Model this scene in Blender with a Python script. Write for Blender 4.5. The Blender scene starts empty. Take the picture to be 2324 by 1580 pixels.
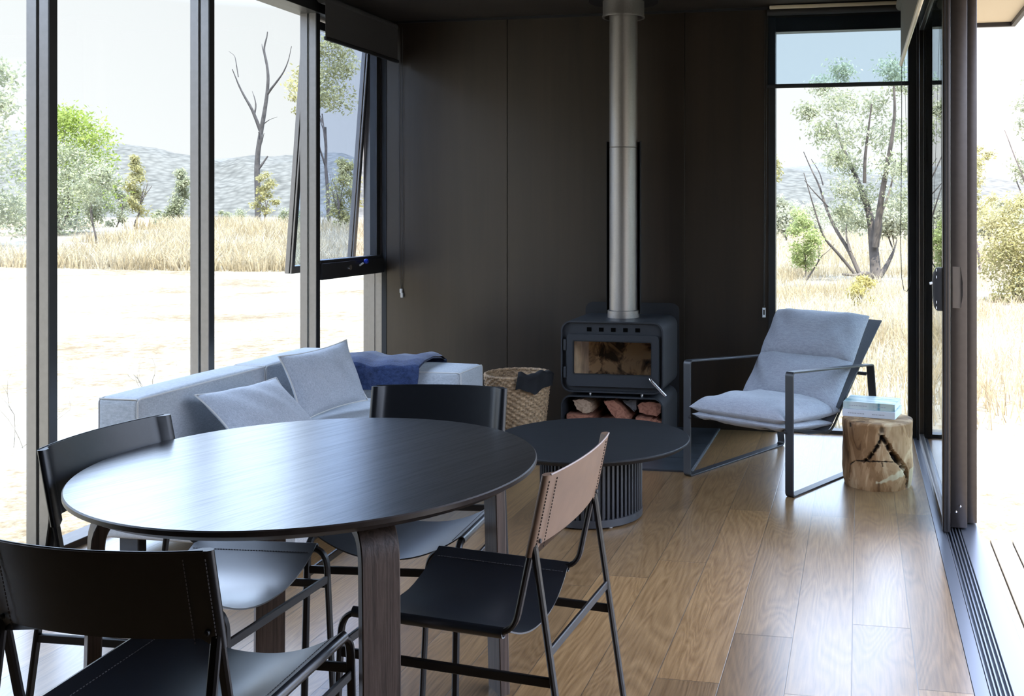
import bpy, bmesh, math, random
from mathutils import Vector, Matrix, Euler
import numpy as np

sc = bpy.context.scene
COL = sc.collection
PI = math.pi
rng = random.Random(7)

# ------------------------------------------------------------------ camera
# principal point, focal length and yaw measured from the room's vanishing lines and the two round tables
HCAM, CX, HY, F, VX, W, H = 1.40, 1512.0, 481.0, 2290.0, 1950.0, 2324.0, 1580.0
TH = math.atan((VX - CX) / F)
cth, sth = math.cos(TH), math.sin(TH)
cd = bpy.data.cameras.new('camera')
cam = bpy.data.objects.new('camera', cd)
COL.objects.link(cam)
cam.location = (0, 0, HCAM)
cam.rotation_euler = (PI / 2, 0, TH)
cd.sensor_width = 36.0
cd.sensor_fit = 'HORIZONTAL'
cd.lens = F / W * 36.0
cd.shift_x = (W / 2 - CX) / W
cd.shift_y = -(H / 2 - HY) / W
cd.clip_start, cd.clip_end = 0.05, 5000
sc.camera = cam


def spot(px, D):
    """ground-plan point seen at image column px, D metres in front of the camera"""
    a = (px - CX) / F
    return (D * (a * cth - sth), D * (a * sth + cth))


# ------------------------------------------------------------------ materials
def nodes(name):
    m = bpy.data.materials.new(name)
    m.use_nodes = True
    nt = m.node_tree
    nt.nodes.clear()
    out = nt.nodes.new('ShaderNodeOutputMaterial')
    return m, nt, out


class G:
    """small node-graph helper"""

    def __init__(s, nt):
        s.nt = nt

    def n(s, typ, **kw):
        nd = s.nt.nodes.new(typ)
        for k, v in kw.items():
            if k.startswith('i_'):
                nd.inputs[k[2:].replace('_', ' ')].default_value = v
            else:
                setattr(nd, k, v)
        return nd

    def l(s, a, b):
        s.nt.links.new(a, b)

    def val(s, x, sock):
        if isinstance(x, (int, float)):
            sock.default_value = x
        else:
            s.l(x, sock)

    def math(s, op, a, b=0.0, c=None):
        nd = s.n('ShaderNodeMath', operation=op)
        s.val(a, nd.inputs[0])
        s.val(b, nd.inputs[1])
        if c is not None:
            s.val(c, nd.inputs[2])
        return nd.outputs[0]

    def coords(s):
        return s.n('ShaderNodeTexCoord').outputs['Object']

    def scale(s, v, sx, sy, sz):
        nd = s.n('ShaderNodeMapping')
        nd.inputs['Scale'].default_value = (sx, sy, sz)
        s.l(v, nd.inputs['Vector'])
        return nd.outputs[0]

    def noise(s, v, scale, detail=4, rough=0.55, dist=0.0):
        nd = s.n('ShaderNodeTexNoise')
        s.l(v, nd.inputs['Vector'])
        nd.inputs['Scale'].default_value = scale
        nd.inputs['Detail'].default_value = detail
        nd.inputs['Roughness'].default_value = rough
        nd.inputs['Distortion'].default_value = dist
        return nd.outputs['Fac']

    def ramp(s, f, stops):
        nd = s.n('ShaderNodeValToRGB')
        cr = nd.color_ramp
        while len(cr.elements) > 1:
            cr.elements.remove(cr.elements[-1])
        for i, (p, c) in enumerate(stops):
            e = cr.elements[0] if i == 0 else cr.elements.new(p)
            e.position = p
            if isinstance(c, (int, float)):
                c = (c, c, c)
            e.color = (*c, 1)
        s.l(f, nd.inputs[0])
        return nd.outputs[0]

    def mix(s, f, a, b, blend='MIX'):
        nd = s.n('ShaderNodeMix', data_type='RGBA', blend_type=blend)
        s.val(f, nd.inputs[0])
        for x, k in ((a, 6), (b, 7)):
            if isinstance(x, tuple):
                nd.inputs[k].default_value = (*x, 1)
            else:
                s.l(x, nd.inputs[k])
        return nd.outputs[2]

    def bump(s, h, strength, dist=0.01):
        nd = s.n('ShaderNodeBump')
        nd.inputs['Strength'].default_value = strength
        nd.inputs['Distance'].default_value = dist
        s.l(h, nd.inputs['Height'])
        return nd.outputs[0]

    def bsdf(s, out, color, rough=0.5, metal=0.0, normal=None, **kw):
        p = s.n('ShaderNodeBsdfPrincipled')
        if isinstance(color, tuple):
            p.inputs['Base Color'].default_value = (*color, 1)
        else:
            s.l(color, p.inputs['Base Color'])
        s.val(rough, p.inputs['Roughness'])
        s.val(metal, p.inputs['Metallic'])
        for k, v in kw.items():
            sock = p.inputs[k.replace('_', ' ')]
            if isinstance(v, tuple):
                sock.default_value = (*v, 1)
            else:
                s.val(v, sock)
        if normal is not None:
            s.l(normal, p.inputs['Normal'])
        s.l(p.outputs[0], out.inputs[0])
        return p


def plain(name, color, rough=0.5, metal=0.0, vary=0.0, vscale=20.0, bumpy=0.0, **kw):
    m, nt, out = nodes(name)
    g = G(nt)
    c = color
    nrm = None
    if vary or bumpy:
        f = g.noise(g.coords(), vscale, 4)
        if vary:
            lo = tuple(max(0, x * (1 - vary)) for x in color)
            hi = tuple(min(1, x * (1 + vary)) for x in color)
            c = g.mix(g.ramp(f, [(0.3, 0.0), (0.7, 1.0)]), lo, hi)
        if bumpy:
            nrm = g.bump(f, bumpy, 0.002)
    g.bsdf(out, c, rough, metal, nrm, **kw)
    return m


def streaky(name, dark, light, rough, sx, sy, sz, scale=1.0, bumpy=0.1, contour=8.0, fine=1.0, **kw):
    """wood: contour lines of a stretched noise (figure) plus fine pores along the grain"""
    m, nt, out = nodes(name)
    g = G(nt)
    co = g.coords()
    fig = g.noise(g.scale(co, sx, sy, sz), scale, 3, 0.5, 0.4)
    ring = g.math('PINGPONG', g.math('MULTIPLY', fig, contour), 0.5)
    pore = g.noise(g.scale(co, sx * 9, sy * 3, sz * 9), scale * 2, 4, 0.65)
    f = g.math('ADD', g.math('MULTIPLY', ring, 0.9), g.math('MULTIPLY', pore, 0.6 * fine))
    c = g.mix(g.ramp(f, [(0.2, 0.0), (0.85, 1.0)]), dark, light)
    nrm = g.bump(f, bumpy, 0.002)
    g.bsdf(out, c, rough, 0.0, nrm, **kw)
    return m


def fabric(name, a, b, scale=420.0, bumpy=0.35):
    m, nt, out = nodes(name)
    g = G(nt)
    co = g.coords()
    u = g.noise(g.scale(co, 1, 0.12, 1), scale, 2, 0.6)
    v = g.noise(g.scale(co, 0.12, 1, 0.25), scale, 2, 0.6)
    big = g.noise(co, 6.0, 3)
    f = g.math('ADD', g.math('MULTIPLY', g.math('ADD', u, v), 0.42), g.math('MULTIPLY', big, 0.16))
    c = g.mix(g.ramp(f, [(0.36, 0.0), (0.66, 1.0)]), a, b)
    g.bsdf(out, c, 0.95, 0.0, g.bump(f, bumpy, 0.003), Sheen_Weight=0.25, Sheen_Roughness=0.5, Specular_IOR_Level=0.15)
    return m


def mix_shader_mat(name, transp, gloss_rough, ior, extra=None):
    """thin pane: clear transmission plus fresnel reflection"""
    m, nt, out = nodes(name)
    g = G(nt)
    tr = g.n('ShaderNodeBsdfTransparent')
    tr.inputs[0].default_value = (*transp, 1)
    gl = g.n('ShaderNodeBsdfGlossy')
    gl.inputs['Roughness'].default_value = gloss_rough
    fr = g.n('ShaderNodeFresnel')
    geo = g.n('ShaderNodeNewGeometry')
    # the same air-to-glass reflectance on both faces of the thin pane
    g.l(g.math('MULTIPLY_ADD', geo.outputs['Backfacing'], 1.0 / ior - ior, ior), fr.inputs['IOR'])
    mx = g.n('ShaderNodeMixShader')
    g.l(fr.outputs[0], mx.inputs[0])
    g.l(tr.outputs[0], mx.inputs[1])
    g.l(gl.outputs[0], mx.inputs[2])
    g.l(mx.outputs[0], out.inputs[0])
    return m


def screen_mat(name, transp, cloth, cover):
    """open-weave screen cloth: partly see-through, partly solid thread"""
    m, nt, out = nodes(name)
    g = G(nt)
    tr = g.n('ShaderNodeBsdfTransparent')
    tr.inputs[0].default_value = (*transp, 1)
    df = g.n('ShaderNodeBsdfDiffuse')
    df.inputs[0].default_value = (*cloth, 1)
    mx = g.n('ShaderNodeMixShader')
    mx.inputs[0].default_value = cover
    g.l(tr.outputs[0], mx.inputs[1])
    g.l(df.outputs[0], mx.inputs[2])
    g.l(mx.outputs[0], out.inputs[0])
    return m


def leaf_mat(name, a, b, c, nscale=1.2):
    m, nt, out = nodes(name)
    g = G(nt)
    co = g.coords()
    f = g.math('ADD', g.math('MULTIPLY', g.noise(co, nscale, 2), 0.7), g.math('MULTIPLY', g.noise(co, 23.0, 2), 0.5))
    col = g.ramp(f, [(0.38, a), (0.58, b), (0.78, c)])
    df = g.n('ShaderNodeBsdfDiffuse')
    tl = g.n('ShaderNodeBsdfTranslucent')
    g.l(col, df.inputs[0])
    g.l(col, tl.inputs[0])
    mx = g.n('ShaderNodeMixShader')
    mx.inputs[0].default_value = 0.4
    g.l(df.outputs[0], mx.inputs[1])
    g.l(tl.outputs[0], mx.inputs[2])
    g.l(mx.outputs[0], out.inputs[0])
    return m


def floor_mat():
    m, nt, out = nodes('oak_floor_boards')
    g = G(nt)
    co = g.coords()
    sep = g.n('ShaderNodeSeparateXYZ')
    g.l(co, sep.inputs[0])
    x, y = sep.outputs[0], sep.outputs[1]
    u = g.math('DIVIDE', g.math('ADD', x, 20 * 0.1922 + 0.0226), 0.1922)
    row = g.math('FLOOR', u)
    wn = g.n('ShaderNodeTexWhiteNoise', noise_dimensions='1D')
    g.l(row, wn.inputs['W'])
    v = g.math('DIVIDE', g.math('ADD', y, g.math('MULTIPLY', wn.outputs[0], 7.0)), 1.75)
    idx = g.math('FLOOR', v)
    wn2 = g.n('ShaderNodeTexWhiteNoise', noise_dimensions='2D')
    cmb = g.n('ShaderNodeCombineXYZ')
    g.l(row, cmb.inputs[0])
    g.l(idx, cmb.inputs[1])
    g.l(cmb.outputs[0], wn2.inputs['Vector'])
    r = wn2.outputs[0]
    # shift the grain for every board
    cmb2 = g.n('ShaderNodeCombineXYZ')
    g.l(g.math('ADD', x, g.math('MULTIPLY', r, 31.0)), cmb2.inputs[0])
    g.l(g.math('ADD', y, g.math('MULTIPLY', wn2.outputs[0], 57.0)), cmb2.inputs[1])
    bv = cmb2.outputs[0]
    fig = g.noise(g.scale(bv, 5.5, 0.75, 1), 1.0, 2, 0.5, 0.5)
    ring = g.math('PINGPONG', g.math('MULTIPLY', fig, 26.0), 0.5)
    pore = g.noise(g.scale(bv, 120, 5, 1), 1.0, 4, 0.7)
    knot = g.noise(g.scale(bv, 4, 1.2, 1), 1.3, 2, 0.5)
    f = g.math('ADD', g.math('MULTIPLY', ring, 0.40), g.math('MULTIPLY', pore, 0.85))
    base = g.mix(g.ramp(f, [(0.3, 0.0), (0.85, 1.0)]), (0.135, 0.074, 0.030), (0.325, 0.203, 0.098))
    tint = g.ramp(r, [(0.0, (0.78, 0.74, 0.70)), (0.5, (1.0, 0.98, 0.95)), (1.0, (1.22, 1.16, 1.06))])
    base = g.mix(1.0, base, tint, 'MULTIPLY')
    base = g.mix(g.math('MULTIPLY', g.ramp(knot, [(0.66, 0.0), (0.8, 1.0)]), 0.6), base, (0.055, 0.032, 0.018))
    # joints
    fu = g.math('FRACT', u)
    du = g.math('MULTIPLY', g.math('MINIMUM', fu, g.math('SUBTRACT', 1.0, fu)), 0.1922)
    fv = g.math('FRACT', v)
    dv = g.math('MULTIPLY', g.math('MINIMUM', fv, g.math('SUBTRACT', 1.0, fv)), 1.75)
    d = g.math('MINIMUM', du, dv)
    joint = g.ramp(g.math('MULTIPLY', d, 250.0), [(0.0, 0.0), (0.55, 1.0)])
    base = g.mix(joint, (0.05, 0.035, 0.022), base)
    h = g.math('ADD', g.math('MULTIPLY', joint, 1.0), g.math('MULTIPLY', f, 0.05))
    nrm = g.bump(h, 0.35, 0.0012)
    rough = g.math('ADD', 0.26, g.math('MULTIPLY', f, 0.10))
    g.bsdf(out, base, rough, 0.0, nrm, Coat_Weight=0.75, Coat_Roughness=0.25, Coat_IOR=1.6, Specular_IOR_Level=0.5)
    return m


def wall_mat():
    m, nt, out = nodes('dark_stained_ply')
    g = G(nt)
    co = g.coords()
    a = g.noise(g.scale(co, 5, 5, 0.35), 1.2, 4, 0.6, 0.6)
    b = g.noise(g.scale(co, 60, 60, 1.2), 1.0, 3, 0.6)
    f = g.math('ADD', g.math('MULTIPLY', a, 0.8), g.math('MULTIPLY', b, 0.25))
    c = g.mix(g.ramp(f, [(0.35, 0.0), (0.75, 1.0)]), (0.0075, 0.0056, 0.0043), (0.0235, 0.0150, 0.0100))
    g.bsdf(out, c, 0.37, 0.0, g.bump(b, 0.04, 0.001), IOR=1.7, Specular_Tint=(1.0, 0.88, 0.74))
    return m


def ground_mat():
    m, nt, out = nodes('dry_grass_ground')
    g = G(nt)
    co = g.coords()
    a = g.noise(co, 0.35, 5, 0.6)
    b = g.noise(co, 6.0, 5, 0.7)
    c0 = g.noise(g.scale(co, 1, 1, 1), 28.0, 3, 0.7)
    f = g.math('ADD', g.math('MULTIPLY', a, 0.5), g.math('ADD', g.math('MULTIPLY', b, 0.4), g.math('MULTIPLY', c0, 0.22)))
    c = g.ramp(f, [(0.45, (0.105, 0.074, 0.043)), (0.52, (0.165, 0.132, 0.087)), (0.58, (0.205, 0.181, 0.139)), (0.68, (0.235, 0.215, 0.177))])
    g.bsdf(out, c, 0.95, 0.0, g.bump(f, 0.5, 0.08), Specular_IOR_Level=0.1)
    return m


def stump_mat():
    m, nt, out = nodes('teak_root_wood')
    g = G(nt)
    co = g.coords()
    a = g.noise(g.scale(co, 5, 5, 2.2), 1.6, 4, 0.55, 1.4)
    ring = g.math('PINGPONG', g.math('MULTIPLY', a, 9.0), 0.5)
    f = g.math('ADD', g.math('MULTIPLY', a, 1.0), g.math('MULTIPLY', ring, 0.12))
    c = g.ramp(f, [(0.36, (0.150, 0.075, 0.030)), (0.48, (0.330, 0.180, 0.080)), (0.58, (0.490, 0.300, 0.155)), (0.70, (0.620, 0.430, 0.250))])
    at = g.n('ShaderNodeAttribute', attribute_name='crack')
    c = g.mix(at.outputs['Fac'], c, (0.012, 0.008, 0.006))
    at2 = g.n('ShaderNodeAttribute', attribute_name='sap')
    c = g.mix(at2.outputs['Fac'], c, (0.66, 0.56, 0.36))
    g.bsdf(out, c, 0.55, 0.0, g.bump(f, 0.25, 0.006), Specular_IOR_Level=0.35)
    return m


def soot_mat():
    m, nt, out = nodes('sooty_fire_brick')
    g = G(nt)
    co = g.coords()
    f = g.noise(co, 7.0, 5, 0.6, 0.8)
    c = g.ramp(f, [(0.40, (0.012, 0.009, 0.008)), (0.46, (0.22, 0.15, 0.10)), (0.53, (0.72, 0.52, 0.33))])
    g.bsdf(out, c, 0.9)
    return m


def book_cover_mat():
    m, nt, out = nodes('printed_book_cover')
    g = G(nt)
    co = g.coords()
    f = g.noise(g.scale(co, 6, 16, 1), 1.2, 3, 0.5, 0.6)
    c = g.ramp(f, [(0.40, (0.62, 0.66, 0.64)), (0.50, (0.42, 0.52, 0.50)), (0.56, (0.10, 0.26, 0.33)), (0.62, (0.55, 0.62, 0.55))])
    g.bsdf(out, c, 0.35)
    return m


def table_mat():
    m, nt, out = nodes('black_lacquered_oak')
    g = G(nt)
    co = g.coords()
    a = g.noise(g.scale(co, 14, 1.2, 1), 1.0, 3, 0.5, 0.3)
    ring = g.noise(g.scale(co, 60, 1.6, 1), 1.0, 3, 0.6)
    pore = g.noise(g.scale(co, 210, 9, 1), 1.0, 4, 0.7)
    f = g.math('ADD', g.math('MULTIPLY', ring, 0.5), g.math('MULTIPLY', pore, 0.75))
    c = g.mix(g.ramp(f, [(0.45, 0.0), (0.8, 1.0)]), (0.004, 0.004, 0.0045), (0.020, 0.020, 0.021))
    cw = g.ramp(f, [(0.48, 0.55), (0.70, 1.0)])
    g.bsdf(out, c, 0.30, 0.0, g.bump(pore, 0.02, 0.0008), Coat_Weight=cw, Coat_Roughness=0.28, Coat_IOR=2.2, IOR=2.6)
    return m


def hill_mat(name, a, b):
    m, nt, out = nodes(name)
    g = G(nt)
    co = g.coords()
    v = g.n('ShaderNodeTexVoronoi')
    v.inputs['Scale'].default_value = 0.28
    g.l(co, v.inputs['Vector'])
    f = g.math('ADD', g.math('MULTIPLY', v.outputs['Distance'], 0.55), g.math('MULTIPLY', g.noise(co, 0.045, 5, 0.7), 0.6))
    g.bsdf(out, g.mix(g.ramp(f, [(0.35, 0.0), (0.85, 1.0)]), b, a), 0.95, 0.0, g.bump(f, 0.5, 1.0), Specular_IOR_Level=0.05)
    return m


M = {}
M['floor'] = floor_mat()
M['wall'] = wall_mat()
M['ceil'] = plain('dark_ceiling_ply', (0.030, 0.023, 0.018), 0.5, vary=0.35, vscale=3.0)
M['alu'] = plain('bronze_anodised_aluminium', (0.082, 0.070, 0.063), 0.36, 0.95, vary=0.06, vscale=40)
M['alu_post'] = plain('silvery_bronze_aluminium', (0.26, 0.245, 0.235), 0.30, 0.9, vary=0.05, vscale=40)
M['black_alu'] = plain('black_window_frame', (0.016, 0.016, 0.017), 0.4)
M['seal'] = plain('black_rubber_seal', (0.008, 0.008, 0.009), 0.6)
M['glass'] = mix_shader_mat('clear_glass', (0.90, 0.93, 0.93), 0.0, 1.45)
M['tint'] = mix_shader_mat('tinted_glass', (0.80, 0.88, 0.97), 0.0, 1.45)
M['screen'] = screen_mat('sheer_screen_cloth', (0.84, 0.93, 1.0), (0.05, 0.045, 0.042), 0.08)
M['flyscreen'] = screen_mat('insect_screen', (0.93, 0.93, 0.94), (0.05, 0.05, 0.05), 0.10)
M['blind_dark'] = plain('charcoal_blind_cloth', (0.045, 0.042, 0.042), 0.85, vary=0.15, vscale=200)
M['blind_warm'] = plain('taupe_blind_cloth', (0.16, 0.145, 0.12), 0.85, vary=0.1, vscale=300)
M['cream'] = plain('cream_rail', (0.74, 0.64, 0.46), 0.45)
M['table'] = table_mat()
M['table_leg'] = streaky('smoked_oak_ply', (0.040, 0.026, 0.020), (0.115, 0.078, 0.060), 0.5, 40, 40, 1.2, 1.0, 0.2, 5.0)
M['table_edge'] = plain('dark_oak_edge', (0.030, 0.020, 0.015), 0.42, vary=0.3, vscale=40)
M['coffee'] = streaky('matt_black_oak', (0.005, 0.0055, 0.0065), (0.011, 0.012, 0.0135), 0.52, 1.0, 30, 30, 1.0, 0.03, 4.0, Specular_IOR_Level=0.35)
M['leather'] = plain('black_saddle_leather', (0.007, 0.008, 0.010), 0.34, vary=0.2, vscale=60, bumpy=0.03, IOR=1.55, Coat_Weight=0.2, Coat_Roughness=0.3)
M['leather_seat'] = plain('black_saddle_leather_seat', (0.007, 0.009, 0.013), 0.33, vary=0.2, vscale=60, bumpy=0.02, IOR=2.0, Coat_Weight=0.5, Coat_Roughness=0.28)
M['tan'] = plain('tan_chair_back', (0.195, 0.117, 0.072), 0.5, vary=0.12, vscale=14, bumpy=0.04)  # tan base colour, used on the back of one sling chair
M['tan_edge'] = plain('pale_leather_edge', (0.40, 0.32, 0.28), 0.6)
M['thread_dark'] = plain('dark_thread', (0.03, 0.02, 0.015), 0.8)
M['thread_grey'] = plain('grey_thread', (0.10, 0.09, 0.09), 0.8)
M['steel_bronze'] = plain('bronze_black_steel', (0.012, 0.010, 0.0095), 0.38, 0.0, Specular_IOR_Level=0.45)
M['steel_black'] = plain('black_powder_coated_steel', (0.022, 0.023, 0.026), 0.42, 0.0, Specular_IOR_Level=0.6)
M['linen'] = fabric('pale_grey_linen', (0.33, 0.35, 0.37), (0.56, 0.58, 0.60))
M['linen2'] = fabric('grey_linen_cushion', (0.32, 0.34, 0.375), (0.53, 0.55, 0.59), 380)
M['chairlinen'] = fabric('slate_linen', (0.255, 0.265, 0.295), (0.40, 0.41, 0.45), 300, 0.2)
M['sling'] = plain('charcoal_canvas', (0.13, 0.133, 0.145), 0.9, vary=0.1, vscale=200)
M['piping'] = plain('pale_piping', (0.60, 0.58, 0.55), 0.9)
M['sofabase'] = fabric('linen_base', (0.36, 0.36, 0.36), (0.56, 0.55, 0.54))
M['throw'] = fabric('navy_wool', (0.007, 0.014, 0.046), (0.042, 0.068, 0.165), 260, 0.8)
M['rattan'] = plain('water_hyacinth', (0.36, 0.235, 0.13), 0.75, vary=0.6, vscale=90)
M['blackcloth'] = plain('black_cotton', (0.006, 0.006, 0.007), 0.9)
M['stove'] = plain('black_stove_paint', (0.025, 0.027, 0.031), 0.48, vary=0.1, vscale=150, bumpy=0.05)
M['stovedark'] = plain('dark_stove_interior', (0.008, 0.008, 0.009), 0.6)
M['vent_shade'] = plain('black_vent_shade', (0.001, 0.001, 0.001), 0.9, Specular_IOR_Level=0.05)  # black colour for the shade inside the vent holes
M['flue'] = plain('metallic_flue_paint', (0.33, 0.30, 0.27), 0.42, 0.8, vary=0.06, vscale=120)
M['soot'] = soot_mat()
M['brick'] = plain('tan_fire_brick', (0.80, 0.60, 0.40), 0.9, vary=0.30, vscale=9)
M['firebox_glass'] = mix_shader_mat('stove_glass', (0.93, 0.90, 0.86), 0.02, 1.35)
M['chrome'] = plain('polished_steel', (0.80, 0.80, 0.80), 0.18, 1.0)
M['redwood'] = streaky('red_split_timber', (0.16, 0.055, 0.030), (0.42, 0.175, 0.105), 0.85, 30, 3, 30, 1.0, 0.6, 3.0)
M['palewood'] = streaky('pale_split_timber', (0.22, 0.13, 0.075), (0.52, 0.36, 0.24), 0.85, 30, 3, 30, 1.0, 0.6, 3.0)
M['bark'] = plain('grey_bark', (0.10, 0.09, 0.085), 0.95, vary=0.5, vscale=30, bumpy=0.6)
M['hearth'] = plain('slate_tile', (0.030, 0.036, 0.042), 0.38, vary=0.35, vscale=9, bumpy=0.1)
M['grout'] = plain('grey_grout', (0.10, 0.11, 0.115), 0.9)
M['stump'] = stump_mat()
M['paper'] = plain('white_book_paper', (0.80, 0.80, 0.82), 0.7)
M['cover'] = book_cover_mat()
M['cover_blue'] = plain('blue_white_cover', (0.72, 0.74, 0.80), 0.4)
M['ink'] = plain('grey_print', (0.42, 0.42, 0.45), 0.7)
M['deck'] = streaky('silvered_decking', (0.165, 0.140, 0.112), (0.235, 0.212, 0.182), 0.8, 20, 1, 20, 1.0, 0.1, 3.0)
M['deckgap'] = plain('joist_under_deck', (0.30, 0.115, 0.05), 0.9)
M['soffit'] = plain('cream_soffit', (0.66, 0.54, 0.38), 0.7)
M['fascia'] = plain('dark_fascia', (0.025, 0.02, 0.022), 0.5)
M['ground'] = ground_mat()
M['white'] = plain('white_plastic', (0.75, 0.75, 0.74), 0.4)
M['blue'] = plain('blue_plastic', (0.01, 0.04, 0.42), 0.4)
M['cord'] = plain('dark_cord', (0.02, 0.018, 0.017), 0.6)
M['track'] = plain('dark_track_metal', (0.19, 0.20, 0.23), 0.33, 0.9)
M['trunk'] = plain('eucalypt_bark', (0.075, 0.060, 0.050), 0.95, vary=0.5, vscale=3)
M['deadwood'] = plain('dead_grey_wood', (0.045, 0.040, 0.038), 0.95, vary=0.4, vscale=4)
M['leaf_bright'] = leaf_mat('bright_green_leaf', (0.111, 0.156, 0.023), (0.227, 0.280, 0.058), (0.351, 0.390, 0.143))
M['leaf_grey'] = leaf_mat('grey_green_leaf', (0.137, 0.150, 0.078), (0.260, 0.267, 0.163), (0.416, 0.416, 0.305))
M['leaf_olive'] = leaf_mat('olive_leaf', (0.163, 0.143, 0.052), (0.293, 0.267, 0.117), (0.429, 0.390, 0.227))
M['leaf_pale'] = leaf_mat('pale_scrub_leaf', (0.195, 0.195, 0.124), (0.325, 0.319, 0.221), (0.442, 0.429, 0.338))
M['leaf_light'] = leaf_mat('light_green_leaf', (0.190, 0.225, 0.070), (0.300, 0.335, 0.135), (0.420, 0.440, 0.240))
M['leaf_yellow'] = leaf_mat('yellow_leaf', (0.234, 0.195, 0.052), (0.390, 0.325, 0.117), (0.494, 0.429, 0.208))
M['grass'] = leaf_mat('dry_grass_blade', (0.230, 0.165, 0.080), (0.360, 0.290, 0.180), (0.440, 0.385, 0.290), 0.4)
M['hill'] = hill_mat('wooded_hill', (0.050, 0.048, 0.041), (0.112, 0.106, 0.092))
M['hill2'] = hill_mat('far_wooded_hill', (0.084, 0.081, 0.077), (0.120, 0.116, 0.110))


# ------------------------------------------------------------------ mesh helpers
class MB:
    def __init__(s):
        s.v, s.f, s.mi = [], [], []
        s.cur = 0

    def add(s, vs, fs):
        b = len(s.v)
        s.v.extend([tuple(p) for p in vs])
        s.f.extend([tuple(i + b for i in f) for f in fs])
        s.mi.extend([s.cur] * len(fs))
        return s

    def box(s, x0, x1, y0, y1, z0, z1, bev=0.0, seg=2, mat=None):
        if x0 > x1: x0, x1 = x1, x0
        if y0 > y1: y0, y1 = y1, y0
        if z0 > z1: z0, z1 = z1, z0
        bm = bmesh.new()
        bmesh.ops.create_cube(bm, size=1.0)
        for v in bm.verts:
            v.co = Vector(((x0 + x1) / 2 + v.co.x * (x1 - x0), (y0 + y1) / 2 + v.co.y * (y1 - y0), (z0 + z1) / 2 + v.co.z * (z1 - z0)))
        if bev > 0:
            bev = min(bev, 0.49 * min(x1 - x0, y1 - y0, z1 - z0))
            bmesh.ops.bevel(bm, geom=bm.edges[:], offset=bev, segments=seg, affect='EDGES', profile=0.5)
        s.addbm(bm, mat)
        return s

    def addbm(s, bm, mat=None):
        bm.verts.index_update()
        vs = [v.co.copy() for v in bm.verts]
        if mat is not None:
            vs = [mat @ v for v in vs]
        s.add(vs, [[v.index for v in f.verts] for f in bm.faces])
        bm.free()

    def tube(s, pts, r, n=8, cap=True, closed=False, radii=None):
        pts = [Vector(p) for p in pts]
        N = len(pts)
        prev = None
        rings = []
        for i, p in enumerate(pts):
            if closed:
                t = pts[(i + 1) % N] - pts[i - 1]
            else:
                t = pts[min(i + 1, N - 1)] - pts[max(i - 1, 0)]
            t.normalize()
            if prev is None:
                a = Vector((0, 0, 1)) if abs(t.z) < 0.9 else Vector((1, 0, 0))
                u = t.cross(a).normalized()
            else:
                u = (prev - t * prev.dot(t))
                if u.length < 1e-6:
                    u = t.orthogonal()
                u.normalize()
            prev = u
            w = t.cross(u)
            rr = radii[i] if radii else r
            rings.append([p + (u * math.cos(2 * PI * k / n) + w * math.sin(2 * PI * k / n)) * rr for k in range(n)])
        s.rings(rings, closed, cap)
        return s

    def bar(s, pts, up, wu, ws, closed=False, bev=0.15):
        """flat bar swept along pts: wu = size along `up`, ws = size across (up x tangent)"""
        pts = [Vector(p) for p in pts]
        up = Vector(up).normalized()
        N = len(pts)
        rings = []
        b = bev * min(wu, ws)
        prof = [(-wu / 2, -ws / 2 + b), (-wu / 2 + b, -ws / 2), (wu / 2 - b, -ws / 2), (wu / 2, -ws / 2 + b), (wu / 2, ws / 2 - b), (wu / 2 - b, ws / 2), (-wu / 2 + b, ws / 2), (-wu / 2, ws / 2 - b)]
        for i, p in enumerate(pts):
            if closed:
                d0 = (pts[i] - pts[i - 1]).normalized()
                d1 = (pts[(i + 1) % N] - pts[i]).normalized()
            else:
                d0 = (pts[i] - pts[i - 1]).normalized() if i > 0 else (pts[1] - pts[0]).normalized()
                d1 = (pts[i + 1] - pts[i]).normalized() if i < N - 1 else d0
            t = (d0 + d1).normalized()
            sd = up.cross(t).normalized()
            k = 1.0 / max(0.3, math.cos(d0.angle(d1) / 2))
            rings.append([p + up * a + sd * (c * k) for a, c in prof])
        s.rings(rings, closed, True)
        return s

    def rings(s, rings, closed=False, cap=True):
        n = len(rings[0])
        vs = [p for r in rings for p in r]
        fs = []
        R = len(rings)
        for i in range(R if closed else R - 1):
            a, b = i * n, ((i + 1) % R) * n
            for k in range(n):
                k2 = (k + 1) % n
                fs.append((a + k, a + k2, b + k2, b + k))
        if cap and not closed:
            fs.append(tuple(reversed(range(n))))
            fs.append(tuple(range((R - 1) * n, R * n)))
        s.add(vs, fs)
        return s

    def lathe(s, prof, n=64, c=(0, 0, 0), cap=False):
        rings = [[(c[0] + r * math.cos(2 * PI * k / n), c[1] + r * math.sin(2 * PI * k / n), c[2] + z) for k in range(n)] for r, z in prof]
        s.rings(rings, False, cap)
        return s

    def prism(s, poly, axis, a, b):
        """extrude a 2-D polygon along axis 'x','y','z' from a to b"""
        def P(q, t):
            if axis == 'x': return (t, q[0], q[1])
            if axis == 'y': return (q[0], t, q[1])
            return (q[0], q[1], t)
        s.rings([[P(q, a) for q in poly], [P(q, b) for q in poly]])
        return s

    def grid(s, fn, nu, nv, wrapu=False):
        vs = [fn(i / (nu if wrapu else nu - 1), j / (nv - 1)) for j in range(nv) for i in range(nu)]
        fs = []
        for j in range(nv - 1):
            for i in range(nu if wrapu else nu - 1):
                i2 = (i + 1) % nu
                fs.append((j * nu + i, j * nu + i2, (j + 1) * nu + i2, (j + 1) * nu + i))
        s.add(vs, fs)
        return s

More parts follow.
